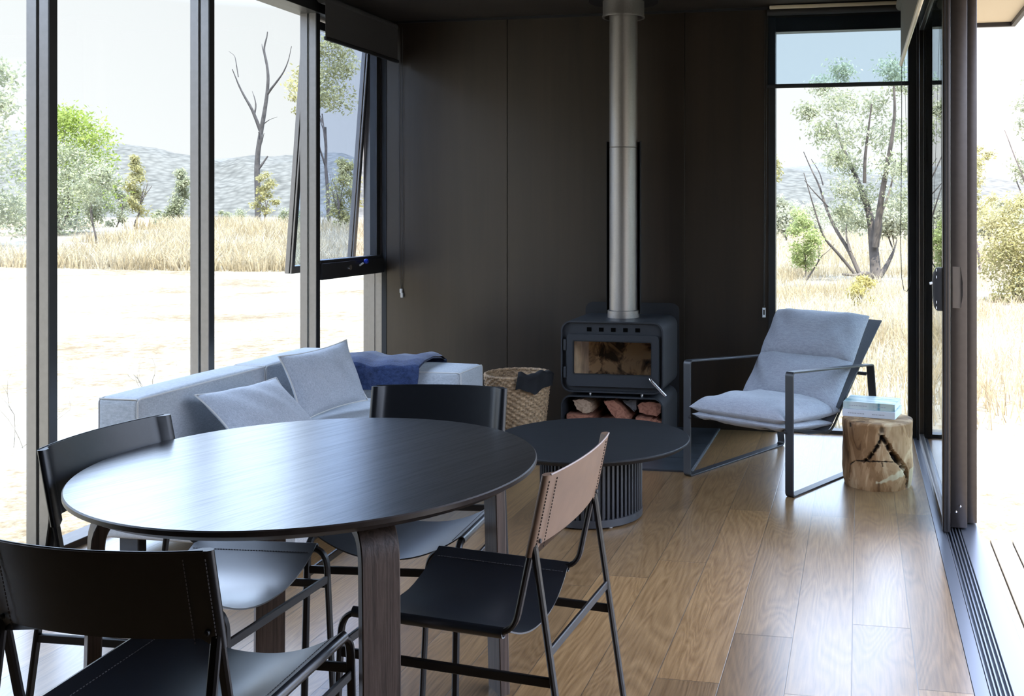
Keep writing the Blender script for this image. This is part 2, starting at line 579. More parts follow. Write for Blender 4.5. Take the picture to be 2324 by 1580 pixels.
    def build(s, name, mat, parent=None, smooth=35, loc=None, rz=None, attrs=None):
        me = bpy.data.meshes.new(name)
        me.from_pydata(s.v, [], s.f)
        mats = mat if isinstance(mat, (list, tuple)) else [mat]
        for q in mats:
            me.materials.append(q)
        if len(mats) > 1:
            me.polygons.foreach_set('material_index', s.mi)
        if attrs:
            for k, vals in attrs.items():
                at = me.attributes.new(k, 'FLOAT', 'POINT')
                at.data.foreach_set('value', vals)
        bm = bmesh.new()
        bm.from_mesh(me)
        bmesh.ops.recalc_face_normals(bm, faces=bm.faces[:])
        bm.to_mesh(me)
        bm.free()
        if smooth:
            me.polygons.foreach_set('use_smooth', [True] * len(me.polygons))
            try:
                me.set_sharp_from_angle(angle=math.radians(smooth))
            except Exception:
                pass
        me.update()
        o = bpy.data.objects.new(name, me)
        COL.objects.link(o)
        if parent is not None:
            o.parent = parent
        if loc is not None:
            o.location = loc
        if rz is not None:
            o.rotation_euler = (0, 0, rz)
        return o


def tag(o, label=None, cat=None, group=None, kind=None):
    if label: o['label'] = label
    if cat: o['category'] = cat
    if group: o['group'] = group
    if kind: o['kind'] = kind
    return o


def empty(name, loc=(0, 0, 0), rz=0.0):
    o = bpy.data.objects.new(name, None)
    o.empty_display_size = 0.1
    COL.objects.link(o)
    o.location = loc
    o.rotation_euler = (0, 0, rz)
    return o


def thing(name, label, cat, loc=(0, 0, 0), rz=0.0, group=None):
    return tag(empty(name, loc, rz), label, cat, group)


def struct(o):
    o['kind'] = 'structure'
    return o


def fillet(pts, r, n=6, closed=False):
    """round the corners of a polyline"""
    pts = [Vector(p) for p in pts]
    N = len(pts)
    out = []
    for i in range(N):
        if not closed and i in (0, N - 1):
            out.append(pts[i])
            continue
        a, b, c = pts[i - 1], pts[i], pts[(i + 1) % N]
        d0, d1 = (a - b), (c - b)
        rr = r[i] if isinstance(r, (list, tuple)) else r
        t = min(rr, d0.length * 0.45, d1.length * 0.45)
        p0, p1 = b + d0.normalized() * t, b + d1.normalized() * t
        for k in range(n + 1):
            s = k / n
            out.append(p0 * (1 - s) ** 2 + b * 2 * s * (1 - s) + p1 * s * s)
    return out


def rrect(x0, x1, z0, z1, r, n=8):
    """rounded rectangle polygon"""
    out = []
    for cx, cz, a0 in ((x1 - r, z1 - r, 0), (x0 + r, z1 - r, 90), (x0 + r, z0 + r, 180), (x1 - r, z0 + r, 270)):
        for k in range(n + 1):
            a = math.radians(a0 + 90 * k / n)
            out.append((cx + r * math.cos(a), cz + r * math.sin(a)))
    return out


def shell(mb, outer, inner, axis, a, b):
    """tube between two polygons with the same number of points, extruded along an axis"""
    def P(q, t):
        return (q[0], t, q[1]) if axis == 'y' else (t, q[0], q[1]) if axis == 'x' else (q[0], q[1], t)
    n = len(outer)
    vs = [P(q, a) for q in outer] + [P(q, b) for q in outer] + [P(q, a) for q in inner] + [P(q, b) for q in inner]
    fs = []
    for k in range(n):
        j = (k + 1) % n
        fs += [(k, j, n + j, n + k), (2 * n + k, 3 * n + k, 3 * n + j, 2 * n + j), (k, 2 * n + k, 2 * n + j, j), (n + k, n + j, 3 * n + j, 3 * n + k)]
    mb.add(vs, fs)


def softbox(mb, c, s, r, bulge=(0, 0, 0), n=14):
    """upholstered block: rounded edges and slightly domed faces"""
    c, s = Vector(c), Vector(s) / 2
    ax = [(0, 1, 2), (1, 2, 0), (2, 0, 1)]
    verts, faces, index = [], [], {}

    def vid(p):
        k = (round(p[0], 5), round(p[1], 5), round(p[2], 5))
        if k not in index:
            index[k] = len(verts)
            q = Vector((p[0] * s.x, p[1] * s.y, p[2] * s.z))
            inn = Vector([max(-(s[i] - r), min(s[i] - r, q[i])) for i in range(3)])
            d = q - inn
            if d.length > 1e-9:
                q = inn + d.normalized() * r
            for i in range(3):
                j, k2 = (i + 1) % 3, (i + 2) % 3
                wgt = (1 - p[j] ** 2) * (1 - p[k2] ** 2) * max(0, abs(p[i])) ** 3
                q[i] += math.copysign(bulge[i] * wgt, p[i])
            verts.append(c + q)
        return index[k]

    def ease(t):
        t = 2 * t - 1
        return math.copysign(abs(t) ** 0.55, t) if abs(t) > 1e-9 else 0.0

    for a, b, d in ax:
        for sg in (-1, 1):
            g = []
            for i in range(n + 1):
                row = []
                for j in range(n + 1):
                    p = [0, 0, 0]
                    p[a] = ease(i / n)
                    p[b] = ease(j / n)
                    p[d] = sg
                    row.append(vid(p))
                g.append(row)
            for i in range(n):
                for j in range(n):
                    q = (g[i][j], g[i + 1][j], g[i + 1][j + 1], g[i][j + 1])
                    faces.append(q if sg > 0 else tuple(reversed(q)))
    mb.add(verts, faces)


def pillow(w, h, t, ear=0.12, n=26, pinch=0.10):
    """scatter cushion standing in its own X (width) / Z (height) plane, thickness along Y; returns (verts fn for both sides, border)"""
    def edge(u, v):
        # sides curve inwards between the pointed corners
        x = u * w / 2 * (1 - pinch * (1 - v * v))
        z = v * h / 2 * (1 - pinch * (1 - u * u))
        return x, z
    mb = MB()
    for sg in (1, -1):
        def fn(a, b):
            u, v = 2 * a - 1, 2 * b - 1
            x, z = edge(u, v)
            k = max(0.0, (1 - u ** 2)) ** 0.5 * max(0.0, (1 - v ** 2)) ** 0.5
            wr = 0.006 * math.sin(9 * u + 4 * v) * k
            return (x, sg * (t / 2 * k + wr), z)
        mb.grid(fn, n, n)
    border = []
    for k in range(4 * n):
        q = k / n
        i, f = int(q), q - int(q)
        u, v = [(-1 + 2 * f, -1), (1, -1 + 2 * f), (1 - 2 * f, 1), (-1, 1 - 2 * f)][i]
        x, z = edge(u, v)
        border.append((x, 0, z))
    return mb, border


# ------------------------------------------------------------------ room shell
XL, XR, YB, ZC, YR = -3.22, 0.33, 6.44, 2.705, -2.2

struct(MB().box(XL - 0.12, XR - 0.003, YR, YB + 0.06, -0.2, 0).build('floor', M['floor']))
struct(MB().box(XL - 0.4, 0.62, YR - 0.3, YB + 0.12, ZC, ZC + 0.12).build('ceiling', M['ceil']))
# back wall: stained ply sheets with an open joint
mb = MB()
for a, b in ((XL + 0.02, -2.3185), (-2.3145, -1.111), (-1.109, -0.567)):
    mb.box(a, b, YB, YB + 0.08, 0.0, ZC, 0.0012, 1)
mb.box(XL, -0.575, YB + 0.012, YB + 0.09, 0.0, ZC)
mb.box(-0.567, 0.345, YB, YB + 0.09, 2.635, ZC)
struct(mb.build('wall_back', M['wall'], smooth=0))
mb = MB()
mb.box(-3.2, -0.57, YB - 0.012, YB - 0.0008, ZC - 0.016, ZC - 0.001)
struct(mb.build('trim_1', M['seal']))
# walls out of view
struct(MB().box(XL - 0.1, 0.5, YR - 0.12, YR, 0, ZC).build('wall_rear', M['wall']))
struct(MB().box(XR + 0.20, XR + 0.30, YR, 1.7, 0, ZC).build('wall_right', M['wall']))  # unseen; reaches forward to keep light off the near chair's back

# left window wall -------------------------------------------------
MUL = [5.583 - 1.0225 * k for k in range(0, 5)]


def mullion(mb, y0, y1, z0=-0.02, z1=2.62):
    mb.box(-3.325, -3.277, y0, y1, z0, z1, 0.0015, 1)
    mb.box(-3.279, -3.262, y0 + 0.010, y1 - 0.010, z0, z1)
    mb.box(-3.264, XL, y0, y1, z0, z1, 0.0015, 1)


names = 0
wl = struct(empty('wall_left', (0, 0, 0)))
mb = MB()
mb.box(-3.34, -3.275, YR, YB + 0.05, -0.06, 0.02, 0.002, 1)
mb.box(-3.275, -3.262, YR, YB + 0.05, -0.06, 0.004)
mb.box(-3.262, -3.205, YR, YB + 0.05, -0.06, 0.03, 0.002, 1)
mb.build('sill', M['alu'], wl)
MB().box(-3.36, -3.19, YR, YB, 2.60, ZC, 0.002, 1).build('head', M['black_alu'], wl)
MB().box(-3.36, XL + 0.004, YR - 0.1, MUL[-1] + 0.002, 0, ZC).build('end_panel', M['wall'], wl)  # unseen solid stretch, added to cut window light on the near chairs
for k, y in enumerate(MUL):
    mb = MB()
    mullion(mb, y, y + 0.044)
    mb.build('mullion', M['alu_post'], wl)
    MB().box(XL, XL + 0.003, y + 0.001, y + 0.043, 0.03, 2.6).build('shade_strip', M['black_alu'], wl)  # black strip stands for the unlit room face of the post
mb = MB()
mb.box(-3.36, -3.277, 6.446, 6.53, -0.02, 2.62, 0.0015, 1)
mb.box(-3.28, -3.262, 6.452, 6.53, -0.02, 2.62)
mb.box(-3.264, XL, 6.446, 6.53, -0.02, 2.62, 0.0015, 1)
mb.build('corner_jamb', M['alu_post'], wl)
MB().box(XL, -3.185, YB - 0.004, YB + 0.03, 0, ZC).build('corner_strip', M['seal'], wl)
for k in range(4):
    y0, y1 = MUL[k + 1] + 0.034, MUL[k] + 0.010
    w = struct(MB().box(-3.2725, -3.2665, y0, y1, 0.0, 2.61).build('window_%d' % (k + 2), M['glass']))

# bay with the top-hung sash
w1 = struct(empty('window_1', (0, 0, 0)))
MB().box(-3.2725, -3.2665, 5.617, 6.456, 0.0, 1.03).build('fixed_pane', M['glass'], w1)
mb = MB()
mb.box(-3.30, -3.203, 5.628, 6.444, 0.985, 1.085, 0.003, 2)
mb.box(-3.285, -3.215, 5.628, 6.444, 1.085, 1.105, 0.003, 2)
mb.build('transom', M['black_alu'], w1)
mb = MB()
mb.box(-3.285, -3.24, 5.627, 5.645, 1.10, 2.6)
mb.box(-3.285, -3.235, 6.395, 6.446, 1.10, 2.6)
mb.build('inner_frame', M['black_alu'], w1)
MB().box(-3.246, -3.244, 5.64, 6.40, 1.10, 2.6).build('insect_screen', M['flyscreen'], w1)
mb = MB()
mb.lathe([(0.001, 0), (0.016, 0), (0.016, 0.012), (0.001, 0.012)], 16)
mb.v = [(-3.203 + p[2], 5.955 + p[0], 1.045 + p[1]) for p in mb.v]
mb.build('sash_lock', M['chrome'], w1)
mb = MB()
mb.tube([(-3.203, 6.09, 1.05), (-3.185, 6.11, 1.066)], 0.006, 8)
mb.build('winder_stem', M['white'], w1)
mb = MB()
mb.lathe([(0.001, -0.013), (0.012, -0.012), (0.017, 0), (0.012, 0.012), (0.001, 0.013)], 14)
mb.v = [(-3.178 + p[2], 6.135 + p[0], 1.076 + p[1]) for p in mb.v]
mb.build('winder_knob', M['blue'], w1)
# open sash, hinged at the head, pushed out at the bottom
sash = empty('sash', (-3.292, 0, 2.585))
sash.parent = w1
SL = 1.57
tilt = math.atan2(0.122, SL)
sash.rotation_euler = (0, tilt, 0)
mb = MB()
for a, b in ((5.632, 5.672), (6.392, 6.432)):
    mb.box(-0.045, -0.016, a, b, -SL, 0.0, 0.002, 1)
    mb.box(-0.012, 0.0, a + 0.003, b - 0.003, -SL, 0.0, 0.002, 1)
mb.box(-0.042, -0.004, 5.66, 6.40, -0.05, 0.0, 0.002, 1)
mb.box(-0.042, -0.004, 5.66, 6.40, -SL + 0.0, -SL + 0.045, 0.002, 1)
mb.build('sash_frame', M['alu_post'], sash)
MB().box(-0.026, -0.020, 5.668, 6.396, -SL + 0.03, -0.03).build('sash_pane', M['tint'], sash)

# back window beside the armchair -----------------------------------
w9 = struct(empty('window_9', (0, 0, 0)))
mb = MB()
mb.box(-0.567, -0.523, YB - 0.012, YB + 0.075, 0.0, 2.64, 0.002, 1)
mb.box(0.298, 0.348, YB - 0.012, YB + 0.075, 0.0, 2.64, 0.002, 1)
mb.box(-0.523, 0.298, YB + 0.0, YB + 0.075, 2.545, 2.64, 0.002, 1)
mb.box(-0.523, 0.298, YB + 0.0, YB + 0.075, -0.02, 0.022, 0.002, 1)
mb.build('window_frame', M['black_alu'], w9)
MB().box(-0.53, 0.303, YB + 0.040, YB + 0.046, 0.01, 2.55).build('pane', M['glass'], w9)

# stacked sliding door, open towards the deck -------------------------
d1 = struct(empty('door_1', (0, 0, 0)))
mb = MB()
mb.box(XR - 0.002, 0.372, YR + 0.2, YB + 0.06, -0.05, 0.002, 0.001, 1)
mb.box(0.440, 0.520, YR + 0.2, YB + 0.06, -0.05, -0.004, 0.002, 1)
mb.box(0.372, 0.440, YR + 0.2, YB + 0.06, -0.05, -0.022)
for x in (0.378, 0.392, 0.404, 0.418, 0.432):
    mb.box(x - 0.003, x + 0.003, YR + 0.2, YB + 0.06, -0.03, -0.002, 0.0008, 1)
mb.build('track', M['track'], d1)
mb = MB()
mb.box(XR + 0.018, 0.50, 6.36, YB + 0.06, -0.0, ZC)
mb.build('far_jamb', M['black_alu'], d1)
MB().box(XR + 0.01, 0.54, 0.75, YB + 0.06, 2.56, ZC).build('head_track', M['black_alu'], d1)


def panel(name, x0, x1, y0, y1, glassx, stile, mat):
    p = empty(name, (0, 0, 0))
    p.parent = d1
    m = MB()
    m.box(x0, x1, y0, y0 + stile, 0.004, 2.56, 0.003, 2)
    m.box(x0, x1, y1 - stile, y1, 0.004, 2.56, 0.003, 2)
    m.box(x0, x1, y0 + stile, y1 - stile, 0.004, 0.055, 0.003, 2)
    m.box(x0, x1, y0 + stile, y1 - stile, 2.50, 2.56, 0.003, 2)
    m.build('stiles', mat, p)
    MB().box(glassx - 0.003, glassx + 0.003, y0 + stile * 0.8, y1 - stile * 0.8, 0.05, 2.51).build('pane', M['glass'], p)
    return p


p1 = panel('inner_panel', 0.358, 0.390, 4.545, 6.35, 0.374, 0.055, M['alu'])
mb = MB()
for x in (0.3665, 0.380):
    mb.box(x - 0.002, x + 0.002, 4.5415, 4.546, 0.01, 2.55)
mb.build('rubber_seal', M['seal'], p1)
p2 = panel('outer_panel', 0.398, 0.468, 4.62, 6.34, 0.433, 0.075, M['alu'])
p3 = panel('screen_panel', 0.474, 0.518, 4.70, 6.33, 0.496, 0.06, M['alu'])
# pull handle: black grip on the room side, polished plate on the stile end
mb = MB()
mb.prism(fillet([(4.556, 0.968, 0), (4.556, 1.155, 0), (4.612, 1.155, 0), (4.612, 0.968, 0)], 0.012, 4, True) and [(4.556, 0.972), (4.560, 0.968), (4.608, 0.968), (4.612, 0.972), (4.612, 1.151), (4.608, 1.155), (4.560, 1.155), (4.556, 1.151)], 'x', 0.345, 0.3585)
grip = MB()
grip.rings([[(0.3585 - d * q, y, z) for y, q in ((4.558, 0.55), (4.566, 0.9), (4.584, 1.0), (4.602, 0.9), (4.610, 0.55), (4.610, 0.0), (4.558, 0.0))] for z, d in ((0.967, 0.026), (0.985, 0.036), (1.03, 0.043), (1.09, 0.045), (1.13, 0.040), (1.155, 0.028))])
hd = grip.build('handle', M['steel_black'], p1)
mb = MB()
for z in (1.145, 1.115, 1.005, 0.980):  # four small white squares on the grip
    mb.box(0.330, 0.3335, 4.556, 4.559, z - 0.006, z + 0.006, 0.001, 1)
mb.tube([(0.316, 4.575, 1.088), (0.304, 4.572, 1.085)], 0.006, 8)
mb.build('latch_marks', M['white'], hd)
mb = MB()
mb.rings([[(0.405, y, z) for y, z in ((4.619, 0.975), (4.619, 1.158))] + [(0.405 + w_, y, z) for (w_, y, z) in ((0.034, 4.605, 1.157), (0.042, 4.602, 1.09), (0.042, 4.602, 1.03), (0.034, 4.605, 0.975))]][0:1] * 1 + [[(0.405, 4.6195, 0.975), (0.405, 4.6195, 1.158), (0.439, 4.6195, 1.157), (0.447, 4.6195, 1.09), (0.447, 4.6195, 1.03), (0.439, 4.6195, 0.975)]])
mb.build('handle', M['chrome'], p2)
mb = MB()
for z in (0.075, 0.10):
    mb.lathe([(0.0005, 0), (0.006, 0.0), (0.005, 0.003), (0.0005, 0.004)], 10)
for i in range(len(mb.v)):
    k = 0 if i < len(mb.v) // 2 else 1
    p = mb.v[i]
    mb.v[i] = (0.420 + 0.018 * k + p[0], 4.6195 - p[2], (0.075, 0.10)[k] + p[1])
mb.build('screw', M['chrome'], p2)

# eave and roof edge over the deck
mb = MB()
mb.box(0.62, 1.02, YR, YB + 0.12, 2.70, 2.72)
mb.box(-3.8, 1.02, YB + 0.12, 7.22, 2.70, 2.72)
ev = struct(mb.build('ceiling_eave', M['soffit']))
mb = MB()
mb.box(1.021, 1.05, YR, 7.25, 2.672, 2.83)
mb.box(-3.8, 1.021, 7.221, 7.25, 2.672, 2.83)
mb.box(-3.8, 1.05, YR - 0.4, 7.25, 2.83, 2.97)
struct(mb.build('trim_2', M['fascia']))
# outer wall lining below the floor edge
struct(MB().box(XL - 0.1, 0.5, YR, YB + 0.05, -0.5, -0.06).build('trim_3', M['fascia']))

# deck
mb = MB()
x = 0.524
widths = [0.040] + [0.0885] * 26
for w_ in widths:
    mb.box(x, x + w_, YR, 4.66, -0.085, -0.052, 0.002, 1)
    x += w_ + 0.006
dk = struct(mb.build('floor_deck', M['deck']))
struct(MB().box(0.53, x, YR, 4.64, -0.4, -0.09).build('trim_4', M['deckgap']))

# ------------------------------------------------------------------ blinds
def chain(mb, pts, r=0.0016):
    mb.tube(pts, r, 5)


bl = thing('roller_blind', 'charcoal roller blind partly lowered over the open awning window', 'blind', (-3.12, 0, 2.66))
mb = MB()
mb.tube([(0, 5.47, 0), (0, 6.425, 0)], 0.028, 20)
mb.build('roller_tube', M['blind_dark'], bl)
mb = MB()
mb.box(0.024, 0.0255, 5.474, 6.42, -0.225, 0.012)
mb.build('blind_cloth', M['blind_dark'], bl)
MB().box(0.014, 0.036, 5.470, 6.424, -0.245, -0.222, 0.006, 2).build('bottom_rail', M['seal'], bl)
mb = MB()
chain(mb, [(0.03, 6.431, 0.0), (0.034, 6.432, -1.4), (0.037, 6.432, -1.70), (0.048, 6.432, -1.79)])
chain(mb, [(0.055, 6.431, 0.0), (0.058, 6.432, -1.4), (0.058, 6.432, -1.70), (0.048, 6.432, -1.79)])
ch = mb.build('chain', M['cord'], bl)
mb = MB()
mb.box(0.037, 0.055, 6.424, 6.438, -1.815, -1.785, 0.003, 2)
mb.box(0.043, 0.060, 6.424, 6.438, -1.845, -1.813, 0.003, 2)
mb.build('chain_weight', M['white'], ch)

bb = thing('roller_blind', 'see-through roller blind lowered a little over the tall window behind the armchair', 'blind', (-0.14, 6.385, 2.66))
mb = MB()
mb.tube([(-0.43, 0.0, 0), (0.44, 0.0, 0)], 0.022, 20)
mb.build('roller_tube', M['cord'], bb)
MB().box(-0.415, 0.40, -0.03, -0.012, 0.016, 0.038, 0.004, 2).build('cream_strip', M['cream'], bb)  # thin cream strip under the ceiling, ahead of the dark tube
MB().box(-0.43, 0.44, 0.018, 0.0192, -0.455, 0.0).build('blind_cloth', M['screen'], bb)
MB().box(-0.434, 0.444, 0.010, 0.028, -0.478, -0.452, 0.005, 2).build('bottom_rail', M['seal'], bb)
mb = MB()
chain(mb, [(-0.448, 0.03, 0.0), (-0.451, 0.03, -1.0), (-0.456, 0.03, -1.86)], 0.0022)
chain(mb, [(-0.436, 0.03, 0.0), (-0.440, 0.03, -1.0), (-0.452, 0.03, -1.86)], 0.0022)
ch = mb.build('chain', M['cord'], bb)
mb = MB()
shell(mb, [(-0.464, -1.93), (-0.444, -1.93), (-0.444, -1.87), (-0.464, -1.87)], [(-0.459, -1.915), (-0.449, -1.915), (-0.449, -1.882), (-0.459, -1.882)], 'y', 0.024, 0.036)
mb.build('chain_weight', M['white'], ch)

br = thing('roller_blind', 'taupe roller blind rolled up high above the open sliding door', 'blind', (0.25, 0, 2.66))
mb = MB()
mb.tube([(0.0, 1.0, 0), (0.0, 6.33, 0)], 0.03, 20)
mb.build('roller_tube', M['blind_warm'], br)
mb = MB()
zz = lambda y: -0.36 - 0.024 * (6.3 - y) / 1.0 * 0.6
mb.add([(-0.002, 1.0, 0.0), (-0.002, 6.3, 0.0), (-0.002, 6.3, zz(6.3)), (-0.002, 1.0, zz(1.0)), (0.0, 1.0, 0.0), (0.0, 6.3, 0.0), (0.0, 6.3, zz(6.3)), (0.0, 1.0, zz(1.0))],
       [(0, 1, 2, 3), (4, 7, 6, 5), (0, 4, 5, 1), (1, 5, 6, 2), (2, 6, 7, 3), (3, 7, 4, 0)])
mb.build('blind_cloth', M['blind_warm'], br)
mb = MB()
mb.bar([(-0.001, 1.0, zz(1.0)), (-0.001, 6.3, zz(6.3))], (0, 0, 1), 0.030, 0.018, bev=0.35)
mb.build('bottom_rail', M['cream'], br)
mb = MB()
chain(mb, [(0.006, 6.315, 0.0), (0.004, 6.315, -0.8), (-0.002, 6.315, -1.45), (0.004, 6.315, -1.66), (0.018, 6.315, -1.74), (0.036, 6.315, -1.745), (0.052, 6.318, -1.71), (0.058, 6.322, -1.66)], 0.0022)
chain(mb, [(0.010, 6.318, 0.0), (0.058, 6.322, -1.66)], 0.0012)
mb.build('chain', M['cord'], br)

# ------------------------------------------------------------------ dining table
TZ, TR = 0.740, 0.577
dt = thing('dining_table', 'round black-stained wooden dining table ringed by four sling chairs', 'table', (-1.406, 2.440, 0))
mb = MB()
mb.lathe([(0.001, TZ), (TR - 0.003, TZ)], 160)
mb.cur = 1
mb.lathe([(TR - 0.003, TZ), (TR, TZ - 0.003), (TR, TZ - 0.013), (TR - 0.030, TZ - 0.030), (0.001, TZ - 0.030)], 160)
top = mb.build('tabletop', [M['table'], M['table_edge']], dt, 30)
top.rotation_euler = (0, 0, math.radians(-20))
for k in range(4):
    mb = MB()
    prof = fillet([(0.26, 0, TZ - 0.046), (0.505, 0, TZ - 0.046), (0.524, 0, 0.0)], 0.075, 8)
    mb.bar(prof, (0, 1, 0), 0.086, 0.030, bev=0.08)
    lg = mb.build('leg', M['table_leg'], dt, 40)
    lg.rotation_euler = (0, 0, math.radians(-45 + 90 * k))

# ------------------------------------------------------------------ dining chairs
CHW = 0.222          # half width between side frames


def dash_line(mb, fn, n, r=0.0011, fill=0.6):
    for i in range(n):
        a, b = fn(i / n), fn((i + fill) / n)
        mb.tube([a, b], r, 4)


def dining_chair(label, loc, rz, back_mat, back_edge, thread, bow=0.034):
    """faces local +X; origin on the floor under the top of the backrest"""
    t = thing('dining_chair', label, 'chair', loc, rz, 'sling chairs around the dining table')
    for s in (-1, 1):
        y = s * CHW
        path = fillet([(0.545, y, 0.0), (0.522, y, 0.452), (0.084, y, 0.436), (0.006, y, 0.800)], [0, 0.055, 0.05, 0], 7)
        mb = MB()
        mb.bar(path, (0, 1, 0), 0.020, 0.013, bev=0.3)
        mb.build('side_frame', M['steel_bronze'], t)
        mb = MB()
        mb.bar([(0.038, y - s * 0.001, 0.66), (-0.062, y, 0.0)], (0, 1, 0), 0.020, 0.013, bev=0.3)
        mb.build('leg', M['steel_bronze'], t)
        mb = MB()
        mb.bar([(0.526, y, 0.352), (-0.008, y, 0.335)], (0, 1, 0), 0.010, 0.022, bev=0.2)
        mb.build('stretcher', M['steel_bronze'], t)
    mb = MB()
    mb.bar([(0.526, -CHW, 0.366), (0.526, CHW, 0.366)], (0, 0, 1), 0.022, 0.010, bev=0.2)
    mb.build('cross_rail', M['steel_bronze'], t)
    mb = MB()
    mb.bar([(0.000, -CHW, 0.400), (0.000, CHW, 0.400)], (0, 0, 1), 0.022, 0.010, bev=0.2)
    mb.build('cross_rail', M['steel_bronze'], t)
    # seat sling: hangs between the two rails and wraps round them
    sag, th, rw = 0.070, 0.004, 0.013
    nprof = 40

    def seatprof(sgn):
        out = []
        yy = CHW
        for k in range(10):           # wrap round the left rail, from below
            a = math.radians(-60 - 210 * k / 9)
            out.append((-yy + math.cos(a) * rw * (1 if sgn > 0 else 0.72), 0.0 + math.sin(a) * rw * (1 if sgn > 0 else 0.72)))
        for k in range(1, nprof):
            q = -1 + 2 * k / nprof
            z = rw - sag * (1 - abs(q) ** 2.2) ** 1.0
            out.append((q * yy, z if sgn > 0 else z - th))
        for k in range(10):
            a = math.radians(90 - 210 * k / 9)
            out.append((yy + math.cos(a) * rw * (1 if sgn > 0 else 0.72), math.sin(a) * rw * (1 if sgn > 0 else 0.72)))
        return out
    outer, inner = seatprof(1), seatprof(-1)
    loop = outer + inner[::-1]
    rings = []
    for k in range(13):
        f = k / 12
        x = 0.108 + (0.492 - 0.108) * f
        zc = 0.436 + (0.452 - 0.436) * (x - 0.084) / 0.438
        rings.append([(x + 0.010 * (1 - (q[0] / CHW) ** 2) * (1 if f > 0.5 else -1) * abs(2 * f - 1), q[0], zc + q[1]) for q in loop])
    mb = MB()
    mb.rings(rings)
    seat = mb.build('seat', M['leather_seat'], t, 40)
    for s in (-1, 1):
        mb = MB()
        dash_line(mb, lambda f: (0.115 + 0.37 * f, s * (CHW - 0.028), 0.4375 + 0.014 * f + rw - sag * (1 - ((CHW - 0.028) / CHW) ** 2.2) + 0.0005), 42)
        mb.build('stitching', M['thread_grey'], seat)
    # backrest sleeve: bowed backwards, wrapped round the two uprights
    z0, z1 = 0.618, 0.806

    def bx(z):
        return 0.006 + (0.800 - z) / (0.800 - 0.436) * 0.078

    npz, npy = 9, 34

    def backloop(z):
        out = []
        drop = 0.0
        x0 = bx(z)
        for k in range(npy + 1):
            q = -1 + 2 * k / npy
            out.append((x0 - 0.0105 - bow * (1 - q * q), q * CHW))
        for k in range(1, 6):
            a = math.radians(-90 + 180 * k / 6)
            out.append((x0 + math.sin(a) * 0.0105, CHW + math.cos(a) * 0.0135))
        for k in range(npy + 1):
            q = 1 - 2 * k / npy
            gap = 0.0105 if abs(q) > 0.94 else 0.0105 - 0.0165 * min(1, (0.94 - abs(q)) / 0.07)
            out.append((x0 + gap - bow * (1 - q * q), q * CHW))
        for k in range(1, 6):
            a = math.radians(90 - 180 * k / 6)
            out.append((x0 + math.sin(a) * 0.0105, -CHW - math.cos(a) * 0.0135))
        return out
    rings = []
    for j in range(npz):
        f = j / (npz - 1)
        lp = backloop(z0 + (z1 - z0) * f)
        ring = []
        for (x, y) in lp:
            q = min(1, abs(y) / CHW)
            zlow = z0 + (0.020 * min(1, (1 - q) / 0.10) if q < 1 else 0)
            ring.append((x, y, zlow + (z1 - zlow) * f))
        rings.append(ring)
    mb = MB()
    mb.rings(rings)
    back = mb.build('backrest', back_mat, t, 45)
    # top edge welt
    mb = MB()
    lp = backloop(z1)
    mb.tube([(x, y, z1) for x, y in lp[:npy + 1]], 0.0022, 6)
    mb.build('welt', back_edge, back)
    for s in (-1, 1):
        for yy in ((CHW - 0.034), (CHW + 0.003)):
            q = min(1.0, yy / CHW)
            mb = MB()
            dash_line(mb, lambda f: (bx(0.63 + 0.165 * f) - 0.0112 - bow * (1 - q * q), s * yy, 0.63 + 0.165 * f), 22, 0.0012)
            mb.build('stitching', thread, back)
    for s in (-1, 1):
        mb = MB()
        mb.lathe([(0.0005, 0.0), (0.006, 0.0), (0.005, 0.003), (0.0005, 0.004)], 12)
        xx = bx(0.650) - 0.0108 - bow * (1 - ((CHW - 0.012) / CHW) ** 2)
        mb.v = [(xx - p[2], s * (CHW - 0.012) + p[0], 0.650 + p[1]) for p in mb.v]
        mb.build('rivet', M['steel_black'], back)
    return t


# the four chairs: near side (back to the viewer), window side, sofa side, door side
dining_chair('black leather sling chair seen from behind, its back turned to the viewer', (-1.350, 1.585, 0), math.radians(90.5), M['leather'], M['leather'], M['thread_grey'])
dining_chair('black leather sling chair tucked under the table beside the glass wall', (-2.003, 2.405, 0), math.radians(-1.5), M['leather'], M['leather'], M['thread_grey'])
dining_chair('black leather sling chair on the far side of the dining table, facing the viewer', (-1.398, 3.217, 0), math.radians(-84.5), M['leather'], M['leather'], M['thread_grey'])
dining_chair('sling chair with a tan-coloured back and black seat, at the dining table', (-0.678, 2.412, 0), math.radians(177), M['tan'], M['tan_edge'], M['thread_dark'], 0.019)

# ------------------------------------------------------------------ coffee table
CZ, CR = 0.355, 0.456
ct = thing('coffee_table', 'low round black coffee table on a fluted drum base', 'table', (-1.218, 4.520, 0))
mb = MB()
mb.lathe([(0.001, CZ), (CR - 0.003, CZ), (CR, CZ - 0.003), (CR, CZ - 0.008), (CR - 0.020, CZ - 0.026), (0.001, CZ - 0.026)], 140)
mb.build('tabletop', M['coffee'], ct, 30)
BR = 0.236
base = MB()
base.lathe([(0.001, 0.008), (BR + 0.002, 0.008), (BR + 0.002, 0.040), (BR - 0.010, 0.042), (BR - 0.014, 0.044), (BR - 0.014, CZ - 0.028), (0.001, CZ - 0.028)], 120)
bo = base.build('drum_base', M['steel_black'], ct, 30)
for k in range(64):
    a = 2 * PI * k / 64
    mb = MB()
    mb.box(-0.012, 0.0, -0.0062, 0.0062, 0.038, CZ - 0.028, 0.003, 2)
    sl = mb.build('slat', M['steel_black'], bo, 40)
    sl.location = (BR * math.cos(a), BR * math.sin(a), 0)
    sl.rotation_euler = (0, 0, a)
